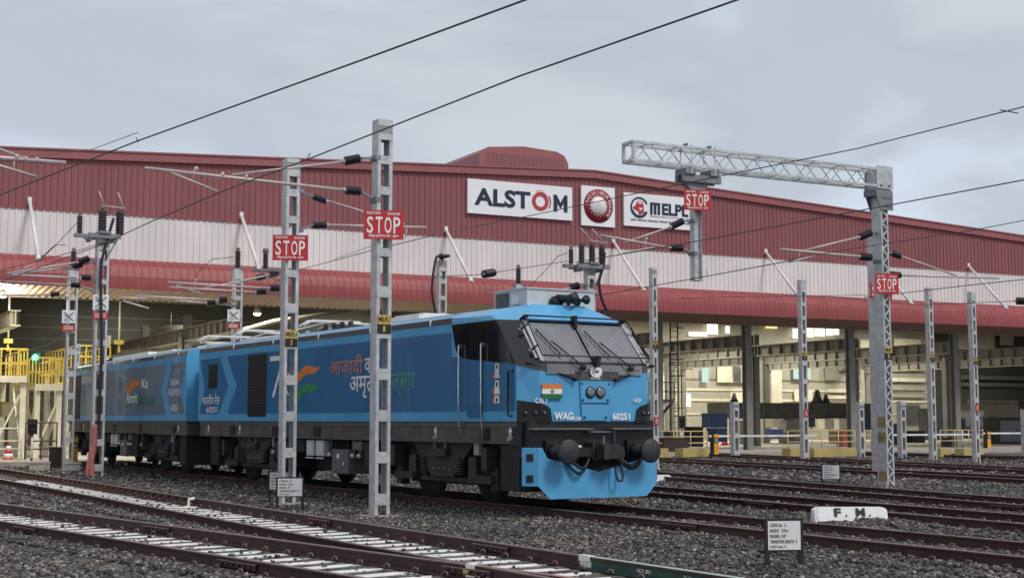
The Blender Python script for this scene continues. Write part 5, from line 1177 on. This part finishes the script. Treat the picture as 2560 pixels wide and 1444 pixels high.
solid('machine_tool', 'dark machine at the far right behind the last stub post', 'machine', 2500, 1045, 2550, 1110, 8, 1.5, blk2, stl); solid('machine_tool', 'dark motor casing behind the yellow railing next to the cab, left one', 'machine', 1655, 1078, 1690, 1116, 3, 1, blk2, None, 'dark motors behind the railing'); solid('machine_tool', 'dark motor casing behind the yellow railing next to the cab, right one', 'machine', 1735, 1068, 1758, 1116, 3, 1, blk2, None, 'dark motors behind the railing')
for k, (lab, x0, y0, x1, y1, w, m_) in enumerate((('mustard crate left of the white housing under the olive beam', 1843, 1052, 1860, 1085, 8, yelp), ('brown grey crate left of the slender mast at the doorway', 1966, 1052, 1990, 1080, 10, beid), ('olive locker between the gantry column and the cream cabinet', 2224, 1060, 2246, 1112, 6, olv), ('black chest under the cream cabinet right of the gantry', 2284, 1078, 2312, 1106, 5, blk2), ('steel locker left of the dark machine at the far right', 2474, 1040, 2496, 1100, 9, stl), ('pale violet tub behind the long white boom', 1933, 1074, 1958, 1096, 6, bluc2), ('white crate behind the yellow railing left of the orange drum', 2062, 1048, 2085, 1072, 12, crm))): solid('storage_crate', lab, 'crate', x0, y0, x1, y1, w, .7, m_)
t = thing('air_duct', 'grey green air duct bending above the roof of the rear locomotive unit', 'duct', fw(ip(590, 860, 18)[0], 18, 0), R(AF)); tx0 = ip(590, 860, 18)[0]
mb = MB(); mb.path([(ip(x_, y_, 18)[0]-tx0, 0, ip(x_, y_, 18)[1]) for x_, y_ in ((388, 905), (386, 860), (392, 835), (410, 828), (470, 826))], .35, beid, 12); part('duct_run', mb, t)
mb = MB(); mb.path([(ip(x_, y_, 18)[0]-tx0, 1, ip(x_, y_, 18)[1]) for x_, y_ in ((300, 880), (520, 850), (700, 800), (930, 770))], .16, beid, 12); part('branch', mb, t)
# long olive locomotive underframe on stands
a, b = ip(1822, 1046, 16), ip(2188, 1008, 16)
t = thing('bare_underframe', 'long dark olive locomotive underframe on stands inside the shed', 'underframe', fw((a[0]+b[0])/2, 16, a[1]), R(AF)); wd = b[0]-a[0]; h = b[1]-a[1]
mb = MB(); mb.bx(-wd/2, wd/2, 0, 2.6, 0, h); mb.bx(-wd/2, wd/2, -.1, 0, h-.12, h); mb.bx(-wd/2, wd/2, -.1, 0, 0, .1)
for k in range(9): mb.bx(-wd/2+wd*k/9, -wd/2+wd*k/9+.12, -.08, 0, .1, h-.12)
part('beam', mb, t, olv)
for x in (-.38, -.05, .3): mb = MB(); mb.bx(wd*x, wd*x+.5, .3, 2.2, -a[1], 0); part('stand', mb, t, beid)
for x, r_ in ((-.42, .35), (.14, .5), (.2, .35)): mb = MB(); mb.lathe((wd*x, .8, h), (wd*x, .8, h+r_*2), [(0, r_), (.4, r_*.6), (1, r_*.3)], 12); part('fitting', mb, t, blk2)
# stair and access tower beside the first dark column
t = thing('access_stair', 'steel stair with landing and railings inside the doorway next to the cab', 'stair', fw(11.2, 5, 0), R(AF))
mb = MB(); 
for k in range(12): mb.bx(.4+.0, 1.5, .1+k*.28, .38+k*.28, .22*k+.2, .22*k+.26, crm)
mb.bar((.4, .1, .2), (.4, 3.4, 2.85), .06, .25, crm); mb.bar((1.5, .1, .2), (1.5, 3.4, 2.85), .06, .25, crm); part('steps', mb, t)
mb = MB(); mb.bx(-1.8, 1.8, -1, 3.4, 2.75, 2.95, beid); mb.bar((-1.7, -.9, 2.75), (-.9, -.9, 1.9), .1, .1, beid); mb.bar((1.7, -.9, 2.75), (.6, -.9, 1.7), .12, .12, olv); mb.bx(-.6, -.4, -.9, -.7, 0, 2.75, beid); mb.bx(.9, 1.05, -.9, -.75, 0, 2.75, beid); part('landing', mb, t)
mb = MB()
for z in (3.4, 3.95): mb.tube((-1.8, -1, z), (1.8, -1, z), .03, olv)
for x in np.linspace(-1.8, 1.8, 7): mb.tube((x, -1, 2.95), (x, -1, 3.95), .025, olv)
part('railing', mb, t)
t = thing('cage_ladder', 'tall dark caged ladder beside the first dark column', 'ladder', fw(10.5, .3, 0), R(AF)); mb = MB()
for x in (-.25, .25): mb.bx(x-.03, x+.03, -.03, .03, 0, 7.2)
for z in np.arange(.3, 7.2, .32): mb.bx(-.25, .25, -.02, .02, z, z+.04)
for z in np.arange(2.4, 7.2, .9): mb.path([(-.25, 0, z), (-.3, -.5, z), (.3, -.5, z), (.25, 0, z)], .025)
part('rungs', mb, t, olv)
t = thing('crane_hook', 'dark crane hook block hanging in the doorway left of the dark blue cabinet', 'hook', fw(12.6, 8, 5.4), R(AF)); mb = MB(); mb.bx(-.2, .2, -.15, .15, 0, .9, beid); mb.tube((0, 0, .9), (0, 0, 1.9), .03, blk); mb.lathe((0, 0, -.3), (0, 0, 0), [(0, .08), (.5, .2), (1, .12)], 12, blk); part('block', mb, t)
# floor, apron and kerbs
mb = MB(); mb.box(((P0+FN*28)[0]*1, (P0+FN*28)[1], -.26), (170, 64.6, .5), conc, R(AF)); o = struct('shed_floor', mb)
mb = MB()
for x0, x1 in ((1643, 1671), (1708, 1772), (1976, 2004), (2036, 2142), (2352, 2378), (2410, 2460)):
    a = gnd(x0, 1137, -.02); b = gnd(x1, 1137-(x1-x0)*.03, -.02); t = thing('yellow_kerb', 'yellow painted concrete kerb below the railing, %s' % {1643: 'next to the cab', 1708: 'below the dark motors', 1976: 'left of the slender mast', 2036: 'long one left of the gantry column', 2352: 'right of the second slender mast', 2410: 'between the last two slender masts'}[x0], 'kerb', (a+b)/2, math.atan2(b.y-a.y, b.x-a.x), 'yellow kerbs along the shed apron'); mb2 = MB(); ln = (b-a).length; mb2.bx(-ln/2, ln/2, 0, .5, -.1, .32, mat('kerb_yellow', (.50, .38, .14), .7, 0, .15, 2)); mb2.bx(-ln/2, ln/2, .001, .499, .32, .325, conc); part('block', mb2, t)
def railing(label, x0, x1, yb=1128, h=1.1, m=None, npost=4, w=1.0, zb=.0):
    a = pl(x0, yb, fw(0, -w, 0), AF); b = pl(x1, yb, fw(0, -w, 0), AF); a.z = b.z = zb
    t = thing('guard_railing', label, 'railing', a, math.atan2(b.y-a.y, b.x-a.x), 'pale yellow guard railings at the doors'); ln = (b-a).length; m = m or mat('rail_yellow', (.62, .46, .22), .5, 0, .1, 3)
    mb = MB()
    for z in (.45, .8, h): mb.tube((0, 0, z), (ln, 0, z), .03, m)
    part('rail_bar', mb, t)
    for k in range(npost): x = ln*k/(npost-1); mb = MB(); mb.tube((x, 0, 0), (x, 0, h), .035, m); part('post', mb, t)
railing('pale yellow guard railing next to the locomotive cab', 1643, 1768); railing('pale yellow guard railing left of the gantry column', 1970, 2178, npost=6); railing('pale yellow guard railing between the last two slender masts', 2352, 2458, npost=4)
# left: maintenance staging
def staging(label, t0, w0, ln, wid, zd, zt_, group='yellow railed maintenance stagings'):
    t = thing('maintenance_staging', label, 'staging', fw(t0, w0, 0), R(AF), group)
    mb = MB(); mb.bx(-wid/2, wid/2, 0, ln, zd-.12, zd, crm); mb.bx(-wid/2-.02, wid/2+.02, -.04, 0, zd-.25, zd+.05, crm); part('deck', mb, t)
    k = 0
    while k*3.2 < ln:
        for x in (-wid/2+.12, wid/2-.12): mb = MB(); mb.bx(x-.12, x+.12, .1+k*3.2, .34+k*3.2, 0, zd-.12, crm); part('leg', mb, t)
        k += 1
    mb = MB()
    for x in (-wid/2+.12, wid/2-.12): mb.bar((x, .2, .3), (x, 3.4, zd-.4), .08, .08, crm); mb.bar((x, .2, zd-.4), (x, 3.4, .3), .08, .08, crm)
    mb.bar((-wid/2+.1, .2, .3), (wid/2-.1, .2, zd-.5), .08, .08, crm); part('bracing', mb, t)
    mb = MB()
    for x in (-wid/2, wid/2):
        for z in (zd+.1, zd+(zt_-zd)*.5, zt_): mb.bar((x, 0, z), (x, ln, z), .06, .08, yel)
        w = 0
        while w <= ln: mb.bx(x-.03, x+.03, w, w+.06, zd, zt_, yel); w += .95
    for x in np.linspace(-wid/2, wid/2, 5): mb.bx(x-.03, x+.03, -.03, .03, zd, zt_, yel)
    for z in (zt_, zd+.6): mb.bx(-wid/2, wid/2, -.03, .03, z-.04, z+.04, yel)
    part('railing', mb, t); return t
staging('brightly lit cream staging with yellow railings at the left picture edge, in front', -25.1, .8, 7, 1.5, 3.65, 4.9); staging('brightly lit cream staging with yellow railings beside the tail of the rear locomotive unit', -23.3, 1.2, 6.8, 1.2, 3.3, 4.55); staging('yellow railing staging showing above the tail of the rear locomotive unit', -20.0, 8, 10, 1.6, 4.35, 5.5)
solid('tool_rack', 'small yellow rack below the staging at the left picture edge', 'rack', 2, 1006, 31, 1042, 5, .6, yel, crm); railing('thin dark railing before the lit staging at the left', 62, 140, 1150, 1.6, mat('rust_pipe', (.10, .06, .04), .6), 3, 1.4)
railing('cream railing bar at the left edge behind the cone', -60, 52, 1150, 1.35, crm, 3, .6)
# hanging pendant controls
for px, py in ((20, 852), (298, 855)):
    a = ip(px, py, 8); t = thing('pendant_control', 'yellow crane pendant hanging in the left doorway, %s' % ('above the left staging' if px < 100 else 'right of the switch platform mast'), 'pendant', fw(a[0], 8, a[1]), R(AF), 'yellow crane pendants'); mb = MB(); mb.box((0, 0, 0), (.42, .25, .22), yel); mb.box((0, 0, -.3), (.1, .1, .4), yel); mb.tube((0, 0, .1), (0, 0, 8-a[1]), .05, crm); part('handset', mb, t)
# lamps: three seen lit, the others unseen and added to brighten the interior
lampm = mat('lamp_lit', (1, .95, .85), .4, 0, 0, 3, emit=6)
def lamp(label, t0, w0, z0, e, size=1.2, col=(1, .94, .80), r=.22):
    t = thing('high_bay_lamp', label, 'lamp', fw(t0, w0, z0), 0, 'lit high bay lamps inside the shed')
    mb = MB(); mb.lathe((0, 0, .05), (0, 0, .45), [(0, r), (.5, r*.8), (1, .08)], 16, lgr); mb.tube((0, 0, .45), (0, 0, 1.2), .02, lgr); part('lamp_shade', mb, t)
    mb = MB(); mb.lathe((0, 0, -.08), (0, 0, .06), [(0, r*.5), (.5, r*.9), (1, r*.95)], 16, lampm); part('bulb', mb, t)
    li = bpy.data.lights.new('lamp_light', 'AREA'); li.energy = e; li.size = size; li.shape = 'DISK'; li.color = col; lo = bpy.data.objects.new('lamp_light', li); COL.objects.link(lo); lo.parent = t; lo.location = (0, 0, -.12); li.spread = R(170); return t
a = ip(643, 785, 9); lamp('bright lamp right of the white lightning board behind the locomotives', a[0], 9, a[1], 500); a = ip(427, 830, 20); lamp('bright lamp between the two left masts, low over the rear unit', a[0], 20, a[1], 500)
a = ip(6, 739, -1.2); tl = lamp('bright lamp at the left picture edge under the canopy', a[0], -1.2, a[1], 60)
li = bpy.data.lights.new('lamp_light', 'POINT'); li.energy = 330; li.color = (1, .9, .66); li.shadow_soft_size = .25; lo = bpy.data.objects.new('lamp_light', li); COL.objects.link(lo); lo.parent = tl; lo.location = (0, 0, -.35)
k = 0
for t0, w0, e in ((-23, 5, 500), (-24, 12, 300), (-30, 8, 150), (-8, 18, 700), (-14, 29, 350), (4, 29, 700), (12.6, 14, 600), (20, 14, 560), (28, 16, 560), (26, 28, 850), (36, 28, 900), (46, 28, 900), (56, 28, 700), (40, 16, 260), (66, 26, 350)):  # added fill lamps, kept out of view
    k += 1; lamp('unseen lamp added high under the shed roof to brighten the interior', t0, w0, 8.6 if w0 < 6 else 10.6, e, 1.6)
t = thing('green_lamp', 'glowing green lamp above the yellow railings at the left', 'lamp', fw(*[ip(88, 893, 2)[0]], 2, ip(88, 893, 2)[1]), 0); mb = MB(); mb.lathe((0, 0, -.13), (0, 0, .13), [(0, .05), (.2, .12), (.5, .15), (.8, .12), (1, .05)], 16, mat('green_glow', (.05, 1, .55), .3, 0, 0, 3, emit=5)); part('bulb', mb, t); mb = MB(); mb.bx(-.2, .2, .1, .2, -.25, .25, blk); part('backplate', mb, t)
li = bpy.data.lights.new('lamp_light', 'POINT'); li.energy = 12; li.color = (.1, 1, .5); li.shadow_soft_size = .2; lo = bpy.data.objects.new('lamp_light', li); COL.objects.link(lo); lo.parent = t; lo.location = (0, -.3, 0)
# facade boards
def fboard(name, label, t0, t1, z0, z1):
    t = thing(name, label, 'sign', fw(t0, -.06, z0), R(AF)); mb = MB(); mb.bx(0, t1-t0, -.14, 0, 0, z1-z0, mat('board_white', (.86, .88, .90), .4, 0, .03, 1)); part('board', mb, t); return t
FX, FZ = (1, 0, 0), (0, 0, 1); yb = -.145
def ring(mb, cx, cz, r0, r1, m, a0=0, a1=360, n=40, sx_=1, y=yb, th=.03, r0b=None, r1b=None):
    for k in range(n):
        u0 = a0+(a1-a0)*k/n; u1 = a0+(a1-a0)*(k+1)/n; q = []
        for u, r_ in ((u0, r0), (u1, r0), (u1, r1), (u0, r1)): q.append((cx+r_*math.cos(R(u))*sx_, y, cz+r_*math.sin(R(u))))
        mb.poly(q, th, (0, -1, 0), m)
t = fboard('company_board', 'widest white board on the gable with dark navy lettering and a red ring letter', -2.72, 3.6, 12.50, 14.32); Wd = 6.32; Hh = 1.82
mb = MB(); text(mb, 'ALST', (.06*Wd, yb, .24*Hh), FX, FZ, .53*Wd, .52*Hh, navl, .035, .01); 
def big_m(mb, x0, z0, w, h, st, flat=False):
    if flat:
        mb.bx(x0, x0+w, yb-.03, yb-.005, z0+h-st*.8, z0+h, navl); [mb.bx(x_, x_+st, yb-.029, yb-.006, z0, z0+h-st*.5, navl) for x_ in (x0, x0+w/2-st/2, x0+w-st)]; return
    mb.poly([(x0, yb, z0), (x0+st, yb, z0), (x0+st, yb, z0+h*.55), (x0+w/2, yb, z0+h*.18), (x0+w-st, yb, z0+h*.55), (x0+w-st, yb, z0), (x0+w, yb, z0), (x0+w, yb, z0+h), (x0+w-st*.8, yb, z0+h), (x0+w/2, yb, z0+h*.52), (x0+st*.8, yb, z0+h), (x0, yb, z0+h)], .03, (0, -1, 0), navl)
big_m(mb, .815*Wd, .24*Hh, .135*Wd, .50*Hh, .22); part('lettering', mb, t)
mb = MB(); cx, cz = .685*Wd, .5*Hh; ring(mb, cx, cz, .30, .50, logr); ring(mb, cx+.02, cz+.02, .50, .545, mat('board_white', (.86, .88, .90), .4), 40, 150, 20, y=yb-.01); ring(mb, cx+.03, cz, .56, .62, logr, -35, 35, 14); ring(mb, cx, cz, .56, .60, logr, 60, 120, 14); part('ring_logo', mb, t)
t = fboard('railway_board', 'square white board on the gable with a round maroon railway emblem', 4.18, 6.32, 12.30, 14.50)
mb = MB(); cx, cz = 1.07, 1.12; mb.lathe((cx, yb, cz), (cx, yb-.03, cz), [(0, .93), (1, .93)], 48, prosm); part('emblem_disc', mb, t)
mb = MB(); mb.lathe((cx, yb-.03, cz), (cx, yb-.045, cz), [(0, .52), (1, .52)], 40, signw)
for k in range(18): u = 2*PI*k/18; mb.lathe((cx+.585*math.cos(u), yb-.03, cz+.585*math.sin(u)), (cx+.585*math.cos(u), yb-.045, cz+.585*math.sin(u)), [(0, .028), (1, .028)], 5, signw)
def arctext(mb, s, r_, a0, step, h, m):
    for k, ch in enumerate(s):
        if ch == ' ': continue
        u = R(a0-step*k); O_ = Vector((cx+r_*math.cos(u), yb-.03, cz+r_*math.sin(u))); Rt = Vector((math.sin(u), 0, -math.cos(u))); U_ = Vector((math.cos(u), 0, math.sin(u))); text(mb, ch, O_-Rt*h*.35, Rt, U_, h*.62 if ch != 'I' else h*.18, h, m, .02, .012)
arctext(mb, 'INDIAN RAILWAYS', .67, 88, 9.3, .17, signw)
for ch, u0 in (('भा', 176), ('र', 164), ('ती', 151), ('य', 138), ('रे', 122), ('ल', 110)): arctext(mb, [ch], .67, u0, 0, .17, signw)
part('emblem_lettering', mb, t)
mb = MB(); ring(mb, cx, cz+.02, .13, .19, lgr, n=24, y=yb-.045, th=.01); ring(mb, cx, cz+.02, .04, .09, lgr, n=16, y=yb-.045, th=.01)
for k in range(5):
    for sg_ in (-1, 1): mb.bx(cx+sg_*.24, cx+sg_*.44, yb-.05, yb-.045, cz-.2+k*.11, cz-.185+k*.11, lgr)
mb.bx(cx-.3, cx+.3, yb-.05, yb-.045, cz-.3, cz-.28, lgr); mb.bar((cx-.15, yb-.05, cz-.1), (cx-.25, yb-.05, cz-.2), .03, .01, lgr, (0, 1, 0)); mb.bar((cx+.15, yb-.05, cz-.1), (cx+.25, yb-.05, cz-.2), .03, .01, lgr, (0, 1, 0)); part('engine_emblem', mb, t)
t = fboard('company_board', 'white gable board with dark ring emblem and joint venture text, beside the square one', 6.92, 11.58, 12.46, 14.32); Wd = 4.66; Hh = 1.86
mb = MB(); big_m(mb, .37*Wd, .40*Hh, .14*Wd, .36*Hh, .155, True); text(mb, 'ELPL', (.54*Wd, yb, .40*Hh), FX, FZ, .385*Wd, .36*Hh, navl, .04, .01); text(mb, 'Madhepura Electric Locomotive Pvt. Ltd', (.37*Wd, yb, .30*Hh), FX, FZ, .55*Wd, .07*Hh, stl, .01, .006); text(mb, 'joint venture between Alstom & Indian Railways', (.09*Wd, yb, .14*Hh), FX, FZ, .86*Wd, .10*Hh, navl, .02, .006); part('lettering', mb, t)
mb = MB(); cx, cz = .215*Wd, .575*Hh; ring(mb, cx, cz, .50, .59, navl, 25, 200, 30); ring(mb, cx, cz, .44, .59, navl, 200, 335, 26)
mb.poly([(cx-.47, yb, cz-.05), (cx-.25, yb, cz+.12), (cx-.12, yb, cz+.36), (cx+.2, yb, cz+.36), (cx+.28, yb, cz+.15), (cx+.28, yb, cz-.14), (cx+.34, yb, cz-.26), (cx+.02, yb, cz-.42), (cx-.12, yb, cz-.2)], .02, (0, -1, 0), logr); mb.poly([(cx-.1, yb-.02, cz+.22), (cx+.2, yb-.02, cz+.22), (cx+.16, yb-.02, cz+.31), (cx-.07, yb-.02, cz+.31)], .01, (0, -1, 0), signw); mb.poly([(cx-.05, yb-.02, cz-.02), (cx+.22, yb-.02, cz-.02), (cx+.12, yb-.02, cz-.1), (cx+.16, yb-.02, cz-.18), (cx+.08, yb-.02, cz-.13), (cx, yb-.02, cz-.18), (cx+.03, yb-.02, cz-.1)], .01, (0, -1, 0), signw); part('ring_emblem', mb, t)

for m_, zz, w_ in ((m9, 1.75, .2), (m10, 2.1, .24), (m12, 2.35, .22)):
    mb = MB(); mb.bx(-w_/2, w_/2, -.165, -.155, zz, zz+.34, signr); mb.bx(-w_*.3, w_*.3, -.169, -.165, zz+.06, zz+.28, mat('faded_pink', (.6, .25, .25), .5)); part('red_tag', mb, m_)
